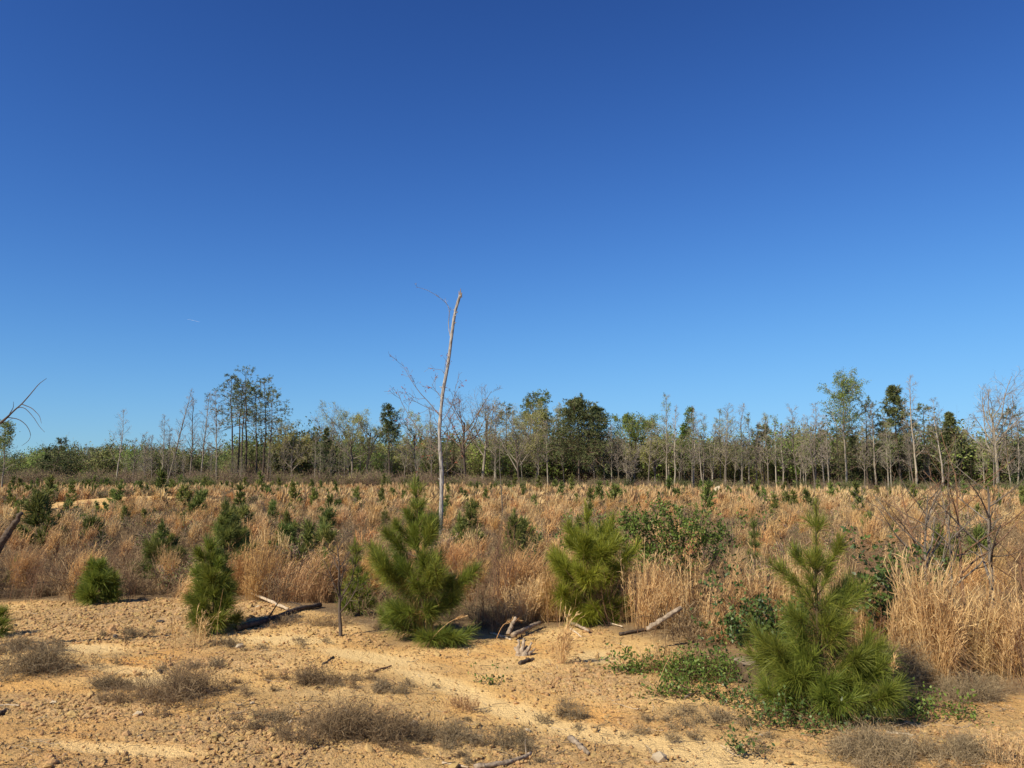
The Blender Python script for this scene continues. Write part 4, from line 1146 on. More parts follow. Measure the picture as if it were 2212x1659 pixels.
# slender bare pole behind the tall bushy pine's right side
def pole(label, U, V, Utop, Vtop, rad, m, seed, twigs=4, name='bare_pole', group=None):
    r = np.random.default_rng(seed)
    b = P(U, V); t = np.array(at(Utop, Vtop, b.y) - b)
    p = np.stack([t * s + np.array([.03 * math.sin(s * 5 + seed), 0, 0]) for s in np.linspace(0, 1, 10)])
    g = Geo(); R0 = (rad * np.linspace(1, .35, 10))[None]
    tubes(g, p[None], R0, 6)
    o = thing(name, label, 'bare sapling', b, group)
    part('stem', g.mesh('stem', M[m], True), o)
    if twigs:
        q1, r1, l1 = sprout(r, p[None], R0, twigs, .35, .98, 45, t[2] * .16, 4, .08, .12, .6)
        for a in range(len(q1)):
            g = Geo(); tubes(g, q1[a:a + 1], np.maximum(r1[a:a + 1], .002), 4)
            part('branch', g.mesh('branch', M[m], True), o)
    return o
pole('slim straight bare pole in the field right of the white snag', 1084, 1125, 1080, 950, .026, 'grey_bark', 1, 5)
pole('thin leaning stick standing in the field behind the snag', 668, 1085, 662, 1062, .02, 'dark_bark', 2, 0)

# ================================================================== FOREGROUND WOODY PLANTS
def little_tree(label, U, V, Utop, Vtop, rad, seed, m='brown_stem', n1=9, group=None, L1=.42, ang=38, name='leafless_sapling', start=.2, n2=4, rr=.6):
    r = np.random.default_rng(seed)
    b = P(U, V); t = np.array(at(Utop, Vtop, b.y) - b)
    ss = np.linspace(0, 1, 10)
    p = np.stack([t * s for s in ss]); p[:, :2] += np.cumsum(r.normal(size=(10, 2)) * .008, 0); p[0] = (0, 0, -.04)
    R0 = (rad * np.linspace(1, .25, 10))[None]
    o = thing(name, label, 'sapling', b, group)
    g = Geo(); tubes(g, p[None], R0, 7, rough=.06, rng=r)
    part('trunk', g.mesh('trunk', M[m], True), o)
    q1, r1, l1 = sprout(r, p[None], R0, n1, start, .98, ang, t[2] * L1, 6, .05, .10, rr, lambda t_: 1.15 - .6 * t_)
    for a in range(len(q1)):
        g = Geo(); tubes(g, q1[a:a + 1], np.maximum(r1[a:a + 1], .0025), 5)
        q2, r2_, l2 = sprout(r, q1[a:a + 1], r1[a:a + 1], n2, .25, .98, 40, l1[a:a + 1] * .42, 4, .05, .14, .6)
        tubes(g, q2, np.maximum(r2_, .0018), 4)
        q3, r3, l3 = sprout(r, q2, r2_, 2, .3, .98, 40, l2 * .5, 3, .04, .16, .7)
        tubes(g, q3, np.maximum(r3, .0014), 3)
        part('branch', g.mesh('branch', M[m], True), o)
    return o
little_tree('small leafless tree with dark stem on the sand left of the tallest pine', 736, 1374, 731, 1178, .019, 80, 'dark_bark', 12)
gf_ = 'forked bare saplings standing in tall straw'
for i, (U, V, Ut, Vt, rad, lb) in enumerate(((1996, 1405, 1993, 1068, .021, 'forked bare sapling, leftmost of the group in tall straw'), (2036, 1400, 1950, 1060, .018, 'forked bare sapling leaning left, second of the group in straw'),
        (2070, 1410, 2060, 1112, .021, 'short forked bare sapling in the middle of the straw group'), (2085, 1395, 2058, 1020, .020, 'tallest thin forked sapling of the group in straw'),
        (2143, 1400, 2138, 1050, .027, 'thickest straight forked sapling, second from the end of the group'), (2225, 1420, 2200, 1180, .018, 'forked sapling cut by the picture edge beside the straw'))):
    little_tree(lb, U, V, Ut, Vt, rad, 90 + i, 'grey_bark' if i % 2 == 0 else 'brown_stem', 9, gf_, .56, 50, 'bare_sapling', .38, 3, .8)
# clump of straight brown sprouts right of the tallest pine
r = np.random.default_rng(99)
b = P(1062, 1338)
o = thing('sprout_clump', 'clump of tall thin brown leafless sprouts right of the tallest pine', 'sprouts', b)
for i in range(26):
    bx, by = r.uniform(-.26, .34), r.uniform(-.1, .5)
    h = r.uniform(.55, 1.15)
    ss = np.linspace(0, 1, 8)
    lx, ly = r.normal() * .10, r.normal() * .06
    p = np.stack([np.array([bx + lx * s + .03 * math.sin(s * 6 + i), by + ly * s, h * s]) for s in ss])
    R0 = (r.uniform(.003, .0065) * np.linspace(1, .35, 8))[None]
    g = Geo(); tubes(g, p[None], R0, 5)
    q1, r1, l1 = sprout(r, p[None], R0, 5, .35, .98, 32, h * .22, 4, .08, .10, .6)
    tubes(g, q1, np.maximum(r1, .0015), 4)
    part('sprout', g.mesh('sprout', M['brown_stem'], True), o)
# dark tangle under it
def tangle(name, label, U, V, wx, wy, H, n, m, seed, wid=.0022, group=None, flatness=.3, cat='dead weed', up=.02, k2=5, curl=.35):
    """wiry dead annual: many thin forking stems from a few crowns"""
    r = np.random.default_rng(seed)
    b = P(U, V)
    o = thing(name, label, cat, b, group)
    nc = max(3, n // 22)
    ca, cq = r.random(nc) * 6.28, np.minimum(np.abs(r.normal(size=nc)) * .62, 1.5)
    cx, cy = np.cos(ca) * cq * wx, np.sin(ca) * cq * wy
    ix = r.integers(0, nc, n)
    edge = np.clip(1.05 - .62 * cq[ix], .2, 1) * r.uniform(.55, 1.2, n)
    base = np.zeros((n, 3, 3))
    px_, py_ = cx[ix] + r.normal(size=n) * .02, cy[ix] + r.normal(size=n) * .02
    base[:, :, 0], base[:, :, 1] = px_[:, None], py_[:, None]
    base[:, :, 2] = (height(b.x + px_, b.y + py_) - b.z)[:, None] + np.array([-.01, 0, .01])
    p1, r1, l1 = sprout(r, base, np.full((n, 3), wid), 1, .6, 1, 52, H * edge * 1.1, 5, up, curl * .5, 1, ang_j=26)
    g = Geo()
    ribbons(g, p1, np.maximum(2 * r1, wid), r, tone=r.random(n))
    p2, r2_, l2 = sprout(r, p1, r1, k2, .2, 1, 48, l1 * .55, 4, up, curl * .6, 1)
    ribbons(g, p2, np.full(p2.shape[:2], wid * .85), r)
    p3, r3, l3 = sprout(r, p2, r2_, 3, .25, 1, 50, l2 * .5, 3, 0, curl, 1)
    ribbons(g, p3, np.full(p3.shape[:2], wid * .7), r)
    for a in g.v:
        gz_ = height(b.x + a[:, 0], b.y + a[:, 1]) - b.z + .004
        a[:, 2] = np.maximum(a[:, 2], gz_)
    part('twig_mass', g.mesh('twig_mass', M[m]), o, 'stuff')
    return o
gw = 'dead wiry weeds on the sand'
def px2m(px, V): return px / FPX * CAM_H * FPX / (V - HORIZON)
for i, (U, V, wpx, dpt, H, n, lb, m) in enumerate((
        (80, 1452, 95, .34, .24, 420, 'wide grey dead weed at the left edge below the pine tuft', 'dry'), (215, 1488, 70, .16, .12, 200, 'flat dark dead weed trailing right of the wide grey one', 'dry'),
        (375, 1508, 105, .28, .22, 560, 'domed brown dead weed in the sand hollow above the gravel bank', 'dry_purple'), (690, 1476, 115, .16, .12, 420, 'flat brown strip of dead weed across the middle of the sand', 'dry_purple'),
        (840, 1492, 70, .12, .09, 180, 'thin dead weed trailing off the flat brown strip', 'dry'), (770, 1592, 135, .22, .20, 760, 'largest domed dead weed low in the middle of the sand', 'dry_purple'),
        (960, 1600, 90, .24, .12, 260, 'loose flat dead weed right of the largest domed one', 'dry'), (1120, 1610, 120, .25, .09, 260, 'sparse dead weed around the short grey stub', 'dry'), (1890, 1632, 170, .24, .15, 700, 'long grey dead weed on the sand below the stump pine', 'dry'),
        (2090, 1636, 80, .22, .12, 240, 'grey dead weed at the end of the long one', 'dry'), (30, 1405, 75, .30, .14, 260, 'low dead weed beside the half-cut pine tuft', 'dry'), (275, 1375, 60, .2, .10, 130, 'small dead weed on the gravel slope', 'dry'),
        (90, 1288, 120, .35, .17, 420, 'low purple brown weeds left of the round pine', 'dry_purple'), (330, 1284, 85, .35, .16, 320, 'low purple brown weeds right of the round pine', 'dry_purple'), (640, 1395, 55, .16, .10, 110, 'small dead weed left of the leafless little tree', 'dry'),
        (460, 1400, 60, .14, .12, 110, 'small dead weed in front of the slim pine', 'dry'), (1220, 1545, 120, .3, .08, 170, 'thin scatter of dead weed in the middle of the sand', 'dry'), (2110, 1505, 120, .3, .16, 420, 'grey weeds below the tall straw', 'dry'),
        (1560, 1560, 110, .3, .09, 200, 'thin dead weed left of the stump pine', 'dry'), (700, 1350, 95, .25, .16, 260, 'brown weeds between the log and the leafless little tree', 'dry_purple'), (1060, 1345, 85, .3, .26, 420, 'dark tangle under the brown sprouts', 'dry'),
        (1440, 1592, 130, .25, .07, 160, 'sparse weed strip in the pale sand', 'dry'), (610, 1560, 70, .2, .09, 160, 'thin dead weed left of the largest domed one', 'dry'), (1940, 1475, 60, .25, .30, 360, 'dark dead tangle right behind the stump pine', 'dry'),
        (2010, 1450, 110, .3, .22, 420, 'grey tangle at the foot of the tall straw', 'dry'), (455, 1440, 110, .2, .07, 150, 'low scatter of dead weed above the sand hollow', 'dry'))):
    tangle('dead_weed', lb, U, V, px2m(wpx, V) * 1.4, dpt * 1.3, H * .74, int(n * 1.05), m, 700 + i, .0019, gw)

# broomsedge clumps one can single out at the edge of the sand
ge = 'broomsedge clumps at the edge of the sand'
def sedge(label, U, V, Vtop, wpx, n, m, seed, lean=.15, splay=.25, tilt=0.0, wid=.0040):
    b = P(U, V)
    H = (V - Vtop) / FPX * b.y
    me = clump_mesh(seed, int(n * .85), H * 1.12, wpx / FPX * b.y * 1.5, wid, m, lean * .7, splay=splay * .55, fluff=1.3, tufts=8)
    return thing('broomsedge_clump', label, 'grass clump', b, ge, me, rot=(0, tilt, 0))
sedge('bright orange upright broomsedge clump right of the slim pine', 572, 1290, 1158, 90, 420, 'sedge_orange', 801, .12)
sedge('low tan broomsedge beside the bright orange clump', 632, 1296, 1208, 90, 260, 'sedge', 802, .2)
sedge('loose tan broomsedge leaning right left of the leafless little tree', 672, 1300, 1190, 60, 220, 'sedge', 803, .45)
sedge('bundle of pale straw bent low over the sand left of the slim pine', 400, 1302, 1215, 40, 130, 'sedge_pale', 804, .5, .2, .25)
sedge('low tan broomsedge clump right of the brown sprouts', 1140, 1338, 1238, 90, 330, 'sedge', 805, .12)
sedge('rusty broomsedge clump left of the yellowish pine', 1195, 1335, 1235, 70, 260, 'sedge_orange', 806, .1)
sedge('tall tan broomsedge stand below the leafy shrub, left half', 1412, 1348, 1212, 90, 420, 'sedge_pale', 807, .04, .14)
sedge('tall tan broomsedge stand below the leafy shrub, right half', 1468, 1352, 1205, 80, 420, 'sedge_pale', 808, .04, .14)
sedge('thin broomsedge right of the grey board', 1540, 1385, 1255, 80, 220, 'sedge_pale', 809, .05, .2)
sedge('pale broomsedge left of the stump pine', 1640, 1385, 1205, 70, 330, 'sedge_pale', 810, .05, .15)
sedge('dense pale broomsedge behind the stump pine', 1700, 1380, 1195, 90, 420, 'sedge_pale', 811, .05, .15)
sedge('tallest pale straw stand, its left third', 1990, 1455, 1230, 80, 420, 'sedge_pale', 812, .05, .12)
sedge('tallest pale straw stand, its middle plume', 2035, 1465, 1205, 60, 420, 'sedge_pale', 813, .10, .12)
sedge('rust-hearted straw clump right of the tallest plume', 2085, 1450, 1245, 90, 420, 'sedge', 814, .05, .16)
sedge('pale straw clump under the thickest forked sapling', 2140, 1455, 1250, 80, 330, 'sedge_pale', 815, .05, .2)
sedge('straw clump running out of the picture edge', 2200, 1450, 1255, 100, 380, 'sedge_pale', 816, .05, .25)
sedge('small pale tuft on bare sand near the grey root stump', 1212, 1432, 1290, 26, 40, 'sedge_pale', 817, .28, .1)
sedge('short pale tuft beside the low green vines', 1425, 1452, 1385, 55, 90, 'sedge_pale', 818, .0, .6)
sedge('wispy grass in front of the slim pine', 415, 1400, 1270, 50, 34, 'sedge', 819, .2, .25, wid=.004)
sedge('short dry tuft low on the sand', 985, 1535, 1490, 60, 60, 'sedge', 820, .0, .9, wid=.004)
sedge('pale broomsedge behind the yellowish pine', 1340, 1330, 1240, 60, 240, 'sedge_pale', 821, .05, .2)
sedge('broomsedge filling the gap behind the dark shrub', 1860, 1400, 1200, 80, 330, 'sedge_pale', 822, .05, .2)
sedge('broomsedge right of the narrow pillar-like pine', 1755, 1370, 1215, 90, 300, 'sedge', 823, .05, .2)
sedge('thin dry grass at the picture corner', 2195, 1655, 1590, 70, 70, 'sedge', 824, .05, .8, wid=.004)

def stalk(label, pts, rad, m='sedge_pale', head=0, group='single dry grass stalks on the sand'):
    b = P(*pts[0])
    p = dense_path(np.array([np.array(at(u, v, b.y)) - np.array(b) for u, v in pts]), 12); p[0] = (0, 0, -.01)
    g = Geo(); tubes(g, p[None], (rad * np.linspace(1, .4, 12))[None], 5)
    o = thing('grass_stalk', label, 'grass stalk', b, group)
    st = part('stem', g.mesh('stem', M[m], True), o)
    if head:
        r = np.random.default_rng(len(label)); g = Geo()
        n = 40
        t = r.uniform(1 - head, 1, n)
        q, tg = along(p[None], t[None])
        leaves(g, q[0], nrm(tg[0] + r.normal(size=(n, 3)) * .45), .05, .006, r)
        part('seed_head', g.mesh('seed_head', M[m]), o)
stalk('arching dry stalk in front of the tallest bushy pine', [(918, 1400), (945, 1365), (975, 1340), (1002, 1332)], .0045, head=.3)
stalk('upright dry stalk with a seed head right of the stump pine', [(1932, 1560), (1931, 1500), (1930, 1450), (1931, 1422)], .004, head=.35)
stalk('arching pale stalk reaching over the low sand, longer one', [(1638, 1670), (1690, 1600), (1760, 1570), (1850, 1592)], .0026)
stalk('arching pale stalk on the low sand, shorter one', [(1650, 1670), (1700, 1625), (1745, 1600), (1790, 1598)], .0024)
stalk('thin upright stalk in front of the low green vines', [(1318, 1532), (1320, 1490), (1325, 1462)], .003)
stalk('thin stalk among the low green vines', [(1405, 1548), (1415, 1490), (1440, 1430), (1462, 1395)], .0026)
stalk('thin straight stalk in front of the slim pine', [(468, 1400), (470, 1340), (482, 1272)], .0024)
stalk('rusty bent stalk right of the tallest bushy pine', [(1070, 1385), (1085, 1350), (1108, 1338), (1122, 1340)], .004, 'sedge_orange', head=.6)
stalk('long dark thin stem lying bent in front of the low gravel', [(640, 1450), (560, 1452), (505, 1478)], .003, 'brown_stem')

# leafy shrubs and vines
def leafy(name, label, U, V, canes, seed, leaf='leaf_shrub', n_leaf=30, size=.045, cat='shrub', twigs=7, m='brown_stem', rad=.005):
    """canes: lists of picture points from the root outwards"""
    r = np.random.default_rng(seed)
    b = P(U, V)
    o = thing(name, label, cat, b)
    for c in canes:
        dy = r.normal() * .12
        p = dense_path(np.array([(0, 0, 0)] + [np.array(at(u, v, b.y + dy * (i + 1) / len(c))) - np.array(b) for i, (u, v) in enumerate(c)]), 12)
        R0 = (rad * np.linspace(1, .35, 12))[None]
        g = Geo(); tubes(g, p[None], R0, 5)
        q1, r1, l1 = sprout(r, p[None], R0, twigs, .25, .98, 48, .20, 4, .04, .16, .6)
        tubes(g, q1, np.maximum(r1, .0016), 4)
        q2, r2_, l2 = sprout(r, q1, r1, 3, .3, .98, 45, l1 * .5, 3, .03, .16, .7)
        tubes(g, q2, np.maximum(r2_, .0013), 3)
        co = part('cane', g.mesh('cane', M[m], True), o)
        gl = Geo()
        bs = np.concatenate([q2.reshape(-1, 3), q1[:, 1:].reshape(-1, 3), p[5:]])
        k = r.integers(0, len(bs), n_leaf * twigs)
        leaves(gl, bs[k] + r.normal(size=(len(k), 3)) * .012, nrm(r.normal(size=(len(k), 3)) + np.array([0, 0, .5])), size * r.uniform(.6, 1.3, len(k)), size * .6, r)
        part('leaves', gl.mesh('leaves', M[leaf]), co, 'stuff')
    return o
cn = np.random.default_rng(3)
canes = [[(1440 + d * .4, 1220), (1440 + d, 1130 + abs(d) * .25 + cn.uniform(-20, 30)), (1440 + d * 1.25, 1110 + abs(d) * .45 + cn.uniform(-25, 25))] for d in np.linspace(-112, 96, 18)]
leafy('leafy_shrub', 'green leafy shrub behind the tan broomsedge stand right of the yellowish pine', 1440, 1320, canes, 3, n_leaf=40, size=.036, twigs=9)
leafy('leafy_cane', 'long thorny cane arching away from the leafy shrub', 1510, 1310, [[(1520, 1240), (1560, 1180), (1610, 1140), (1650, 1100), (1662, 1082)], [(1530, 1250), (1555, 1160), (1545, 1130)]], 4, n_leaf=10, size=.045, twigs=9)
leafy('leafy_cane', 'slender leafy cane at the tip of the yellowish pine', 1230, 1300, [[(1232, 1200), (1225, 1150), (1215, 1112)], [(1245, 1200), (1238, 1150)]], 5, n_leaf=14, size=.045, twigs=5)
leafy('leafy_cane', 'small leafy sprig left of the yellowish pine', 1168, 1310, [[(1166, 1250), (1160, 1200), (1157, 1190)], [(1170, 1260), (1175, 1225)]], 6, n_leaf=14, size=.04, twigs=4, leaf='leaf_ever')
leafy('evergreen_vine', 'dark glossy vine climbing dead stems right of the stump pine', 1895, 1425, [[(1890, 1330), (1880, 1240), (1868, 1165)], [(1905, 1330), (1900, 1270), (1890, 1250)], [(1920, 1300), (1935, 1230), (1945, 1190)], [(1915, 1320), (1925, 1265), (1910, 1240)], [(1900, 1350), (1925, 1300), (1955, 1262)], [(1890, 1350), (1875, 1290), (1872, 1275)], [(1910, 1370), (1930, 1340), (1935, 1310)]], 7, leaf='leaf_ever', n_leaf=22, size=.05, twigs=7, cat='vine')
leafy('evergreen_vine', 'dark vine on thin stems left of the narrow pillar-like pine', 1590, 1400, [[(1588, 1330), (1580, 1270), (1582, 1225)], [(1575, 1350), (1560, 1300), (1540, 1215)], [(1600, 1360), (1610, 1310)]], 8, leaf='leaf_ever', n_leaf=14, size=.045, twigs=6, cat='vine')
leafy('evergreen_vine', 'mound of dark leaves behind the flat tree stump', 1640, 1440, [[(1600 + 14 * i, 1400 - 6 * (i % 3)), (1580 + 18 * i, 1375 - 10 * (i % 4)), (1570 + 20 * i, 1362 - 10 * ((i * 7) % 5))] for i in range(8)], 9, leaf='leaf_ever', n_leaf=40, size=.042, twigs=6, cat='vine')
leafy('evergreen_vine', 'little leafy sprig under the forked saplings', 2010, 1420, [[(2010, 1300), (2015, 1250), (2022, 1232)], [(2005, 1300), (2000, 1258)]], 10, leaf='leaf_ever', n_leaf=20, size=.045, twigs=5, cat='vine')
def ground_vine(label, U, V, wpx, dpt, n, seed, leaf='leaf_shrub', size=.028, H=.10):
    r = np.random.default_rng(seed)
    b = P(U, V); wx = px2m(wpx, V)
    o = thing('ground_vine', label, 'vine', b, 'green vines creeping over the sand')
    g, gl = Geo(), Geo()
    m = n // 9
    a, q = r.random(m) * 6.28, np.sqrt(r.random(m))
    x, y = np.cos(a) * q * wx, np.sin(a) * q * dpt
    base = np.stack([np.stack([x, y, height(b.x + x, b.y + y) - b.z + dz], 1) for dz in (0, .01, .02)], 1)
    p1, r1, l1 = sprout(r, base, np.full((m, 3), .0025), 1, .5, 1, 60, .18, 5, .02, .25, 1, ang_j=22)
    p1[..., 2] = np.clip(p1[..., 2], (height(b.x + p1[..., 0], b.y + p1[..., 1]) - b.z) + .006, None)
    tubes(g, p1, r1, 3)
    part('stem_mat', g.mesh('stem_mat', M['brown_stem']), o, 'stuff')
    bs = p1.reshape(-1, 3); k = r.integers(0, len(bs), n)
    C = bs[k] + r.normal(size=(n, 3)) * .015 + np.array([0, 0, .5]) * r.random((n, 1)) * H * .6
    C[:, 2] = np.maximum(C[:, 2], height(b.x + C[:, 0], b.y + C[:, 1]) - b.z + .008)
    leaves(gl, C, nrm(r.normal(size=(n, 3)) + np.array([0, 0, .4])), size * r.uniform(.6, 1.3, n), size * .6, r)
    part('leaves', gl.mesh('leaves', M[leaf]), o, 'stuff')
ground_vine('thick green vine mat left of the flat tree stump', 1508, 1462, 82, .27, 2600, 901, size=.028)
ground_vine('thin green vine patch on the sand below the grey board', 1370, 1452, 42, .12, 420, 902, size=.032, H=.05)
ground_vine('scattered vine trailing down the sand from the thick mat', 1460, 1500, 60, .18, 420, 903, size=.032, H=.05)
ground_vine('green vine and seedlings under the front of the stump pine', 1740, 1560, 130, .25, 1300, 904, 'leaf_ever', H=.06)
ground_vine('green sprigs in the shade right of the stump pine', 1985, 1545, 110, .25, 900, 905, 'leaf_shrub', H=.06)
ground_vine('vine strand between the thick mat and the stump pine', 1600, 1515, 70, .22, 480, 906, 'leaf_ever', H=.04)
ground_vine('tiny green rosette alone on the pale sand', 1600, 1632, 18, .05, 120, 907, 'leaf_ever', .03, .04)
ground_vine('tiny green sprig alone in the middle of the sand', 1052, 1480, 10, .04, 60, 908, 'leaf_shrub', .03, .10)

# ================================================================== DEAD WOOD
def log(name, label, pts, rad, m, seed, sides=9, taper=.7, lift=0.0, group='dead wood lying at the edge of the sand', ys=None, cat='dead branch', stubs=0):
    r = np.random.default_rng(seed)
    P3 = [P(u, v) for u, v in pts] if ys is None else [at(u, v, y_) for (u, v), y_ in zip(pts, ys)]
    b = P3[0].copy()
    p = dense_path(np.array([np.array(q - b) + np.array([0, 0, lift if ys is None else 0]) for q in P3]), 14)
    p[1:-1] += r.normal(size=(12, 3)) * rad * .18
    R0 = rad * np.linspace(1, taper, 14) * (1 + .08 * r.normal(size=14))
    g = Geo(); tubes(g, p[None], R0[None], sides, cap=True, rough=.10, rng=r)
    o = thing(name, label, cat, b, group)
    part('shaft', g.mesh('shaft', M[m], False), o)
    if stubs:
        q1, r1, l1 = sprout(r, p[None], R0[None], stubs, .2, .95, 50, rad * 6, 4, .05, .1, .4)
        for a in range(stubs):
            g = Geo(); tubes(g, q1[a:a + 1], r1[a:a + 1], 5, cap=True); part('stub', g.mesh('stub', M[m], True), o)
    return o
log('fallen_log', 'dark fallen log behind the foot of the slim pine', [(512, 1364), (560, 1352), (610, 1335), (655, 1318), (692, 1312)], .035, 'charred', 1, lift=.03, stubs=3)
log('fallen_branch', 'pale peeled pole sloping down right of the slim pine', [(496, 1262), (540, 1284), (590, 1308), (622, 1322)], .022, 'bleached', 2, lift=.03)
log('fallen_branch', 'grey log with a cut end beside the root stump', [(1106, 1384), (1135, 1370), (1168, 1356)], .026, 'weathered', 3, lift=.05)
log('broken_stake', 'short grey stake leaning up out of the dark tangle', [(1098, 1370), (1104, 1352), (1114, 1334)], .022, 'weathered', 4, ys=(7.95, 8.0, 8.05))
log('fallen_branch', 'thin pale stick curving before the grey log', [(1060, 1370), (1085, 1376), (1104, 1384)], .012, 'bleached', 5, lift=.01)
log('grey_board', 'split grey board propped up below the tan broomsedge stand', [(1398, 1358), (1430, 1340), (1472, 1312)], .023, 'weathered', 6, sides=6, ys=(7.75, 7.8, 7.85), taper=.95)
log('fallen_branch', 'brown stick lying under the propped grey board', [(1338, 1374), (1380, 1366), (1424, 1358)], .016, 'charred', 7, lift=.02)
log('fallen_branch', 'short grey stick sloping before the yellowish pine', [(1232, 1350), (1252, 1360), (1272, 1370)], .018, 'weathered', 8, lift=.03)
log('fallen_branch', 'thin second stick under the short grey one before the yellowish pine', [(1232, 1360), (1246, 1370), (1256, 1378)], .010, 'bleached', 9, lift=.01)
log('fallen_branch', 'thin bleached stick right under the yellowish pine', [(1275, 1342), (1310, 1348), (1345, 1358)], .008, 'bleached', 10, lift=.02)
log('fallen_branch', 'bent grey branch at the bottom middle of the sand', [(1025, 1662), (1080, 1655), (1120, 1644), (1148, 1632)], .016, 'weathered', 11, lift=.012, stubs=2)
log('fallen_branch', 'pale twig piece left of the bent grey branch', [(955, 1650), (990, 1655), (1012, 1660)], .007, 'bleached', 12, lift=.006)
log('leaning_log', 'grey weathered log slanting in from the left edge of the field', [(-75, 1290), (0, 1178), (22, 1140), (48, 1108)], .075, 'charred', 13, ys=(11.4, 11.5, 11.5, 11.5), taper=.35)
log('fallen_branch', 'white stick lying in the weeds left of the pointed pine', [(172, 1197), (190, 1196), (208, 1194)], .022, 'pale_bark', 14, lift=.10)
log('fallen_branch', 'short white stick left of the bushy dark pine', [(327, 1196), (336, 1185), (343, 1178)], .02, 'pale_bark', 15, ys=(17, 17.1, 17.2))
log('fallen_branch', 'second white stick lying level left of the bushy dark pine', [(361, 1194), (370, 1193), (380, 1192)], .02, 'pale_bark', 16, ys=(17, 17.1, 17.2))
log('fallen_branch', 'white broken branch above the bright orange clump', [(603, 1172), (615, 1166), (634, 1160)], .024, 'pale_bark', 17, ys=(18, 18.1, 18.2), stubs=2)
log('fallen_branch', 'white splintered wood behind the bright orange clump', [(605, 1178), (618, 1176), (628, 1168)], .02, 'pale_bark', 18, ys=(18, 18.1, 18.2))
log('fallen_branch', 'pale chunk of wood in the green above the orange clump', [(548, 1118), (556, 1120), (562, 1121)], .05, 'bleached', 19, ys=(27, 27.1, 27.1))
log('fallen_branch', 'pale log hidden behind the foot of the tallest pine', [(815, 1236), (830, 1238), (848, 1236)], .03, 'bleached', 20, ys=(12.4, 12.4, 12.4))
log('fallen_branch', 'short pale stick among the vines left of the stump pine', [(1478, 1510), (1492, 1503), (1504, 1497)], .009, 'bleached', 21, lift=.01)
log('fallen_branch', 'white stick beside the dark tangle right of the stump pine', [(1950, 1420), (1960, 1425), (1970, 1430)], .010, 'pale_bark', 22, ys=(7.3, 7.3, 7.3))
log('fallen_branch', 'bleached stick on the sand between the stump pine and the long weed', [(1915, 1585), (1950, 1588), (1975, 1592)], .010, 'bleached', 23, lift=.008)
log('fallen_branch', 'pale log lying across the field behind the forked saplings', [(1900, 1126), (1950, 1128), (2010, 1128)], .05, 'bleached', 24, ys=(25, 25.1, 25.2))
log('fallen_branch', 'bark strip on the sand in front of the leafless little tree', [(697, 1437), (708, 1430), (720, 1420)], .010, 'charred', 25, lift=.006)
log('fallen_branch', 'dark stub lying on the sand at the left edge', [(-4, 1545), (6, 1541), (16, 1536)], .016, 'charred', 26, lift=.01)
log('fallen_branch', 'pale curved stick at the left edge of the sand', [(-6, 1526), (20, 1524), (42, 1526)], .007, 'bleached', 27, lift=.006)
log('fallen_branch', 'grey driftwood stub standing in the sparse weeds low on the sand', [(1232, 1600), (1250, 1615), (1272, 1634)], .020, 'weathered', 28, lift=.016, taper=.6)
log('fallen_branch', 'pale stick lying in the loose weed right of the domed one', [(975, 1590), (1010, 1590), (1045, 1592)], .006, 'bleached', 29, lift=.008)
log('fallen_branch', 'brown twig lying in front of the middle gravel', [(808, 1452), (825, 1446), (845, 1440)], .009, 'brown_stem', 30, lift=.006)

# gnarled root stump
r = np.random.default_rng(41)
b = P(1128, 1414)
o = thing('root_stump', 'gnarled grey root stump with splayed prongs on the sand', 'stump', b)
for i, (dx, dz, rad) in enumerate(((-.03, .16, .026), (.02, .17, .030), (.07, .13, .024), (.10, .08, .020), (-.06, .09, .022), (.04, .10, .03), (.0, .12, .028))):
    ss = np.linspace(0, 1, 8)
    p = np.stack([np.array([dx * s * 1.2 + .05 * (i - 3) / 3 * (1 - s) * .6, -.02 + .012 * i * (s - .5), -.03 + dz * s]) for s in ss]); p[1:] += r.normal(size=(7, 3)) * .005
    g = Geo(); tubes(g, p[None], (rad * np.linspace(1.2, .35, 8) * (1 + .12 * r.normal(size=8)))[None], 7, cap=True, rough=.15, rng=r)
    part('prong', g.mesh('prong', M['weathered']), o)
log('fallen_branch', 'dark root piece lying below the gnarled root stump', [(1122, 1436), (1138, 1430), (1152, 1426)], .018, 'charred', 43, lift=.012)

# flat tree stump
b = P(1636, 1462)
top = at(1636, 1428, b.y).z - b.z
o = thing('tree_stump', 'low flat-cut tree stump with grey top left of the stump pine', 'stump', b)
rad = 47 / FPX * b.y
an = np.arange(28) / 28 * 2 * PI
rr_ = rad * (1 + .06 * np.sin(an * 3 + 1) + .04 * np.sin(an * 7) + .02 * np.random.default_rng(4).normal(size=28))
g = Geo()
lv = [(-.05, 1.22), (.02, 1.08), (top * .5, 1.0), (top, .97)]
v = np.concatenate([np.stack([np.cos(an) * rr_ * s * (1 + .03 * np.sin(an * 11 + z * 40)), np.sin(an) * rr_ * s, np.full(28, z)], 1) for z, s in lv])
q = [(l * 28 + i, l * 28 + (i + 1) % 28, (l + 1) * 28 + (i + 1) % 28, (l + 1) * 28 + i) for l in range(3) for i in range(28)]
g.add(v, q)
part('bark_side', g.mesh('bark_side', M['stem'], True), o)
g = Geo()
v = np.concatenate([np.stack([np.cos(an) * rr_ * s, np.sin(an) * rr_ * s, np.full(28, top + dz)], 1) for s, dz in ((.975, .001), (.6, .004), (.25, .003))] + [np.array([[0, 0, top + .004]])])
q = [(l * 28 + i, l * 28 + (i + 1) % 28, (l + 1) * 28 + (i + 1) % 28, (l + 1) * 28 + i) for l in range(2) for i in range(28)]
g.add(v, q, [(56 + i, 56 + (i + 1) % 28, 84) for i in range(28)], tone=.3)
part('cut_top', g.mesh('cut_top', M['weathered'], True), o)

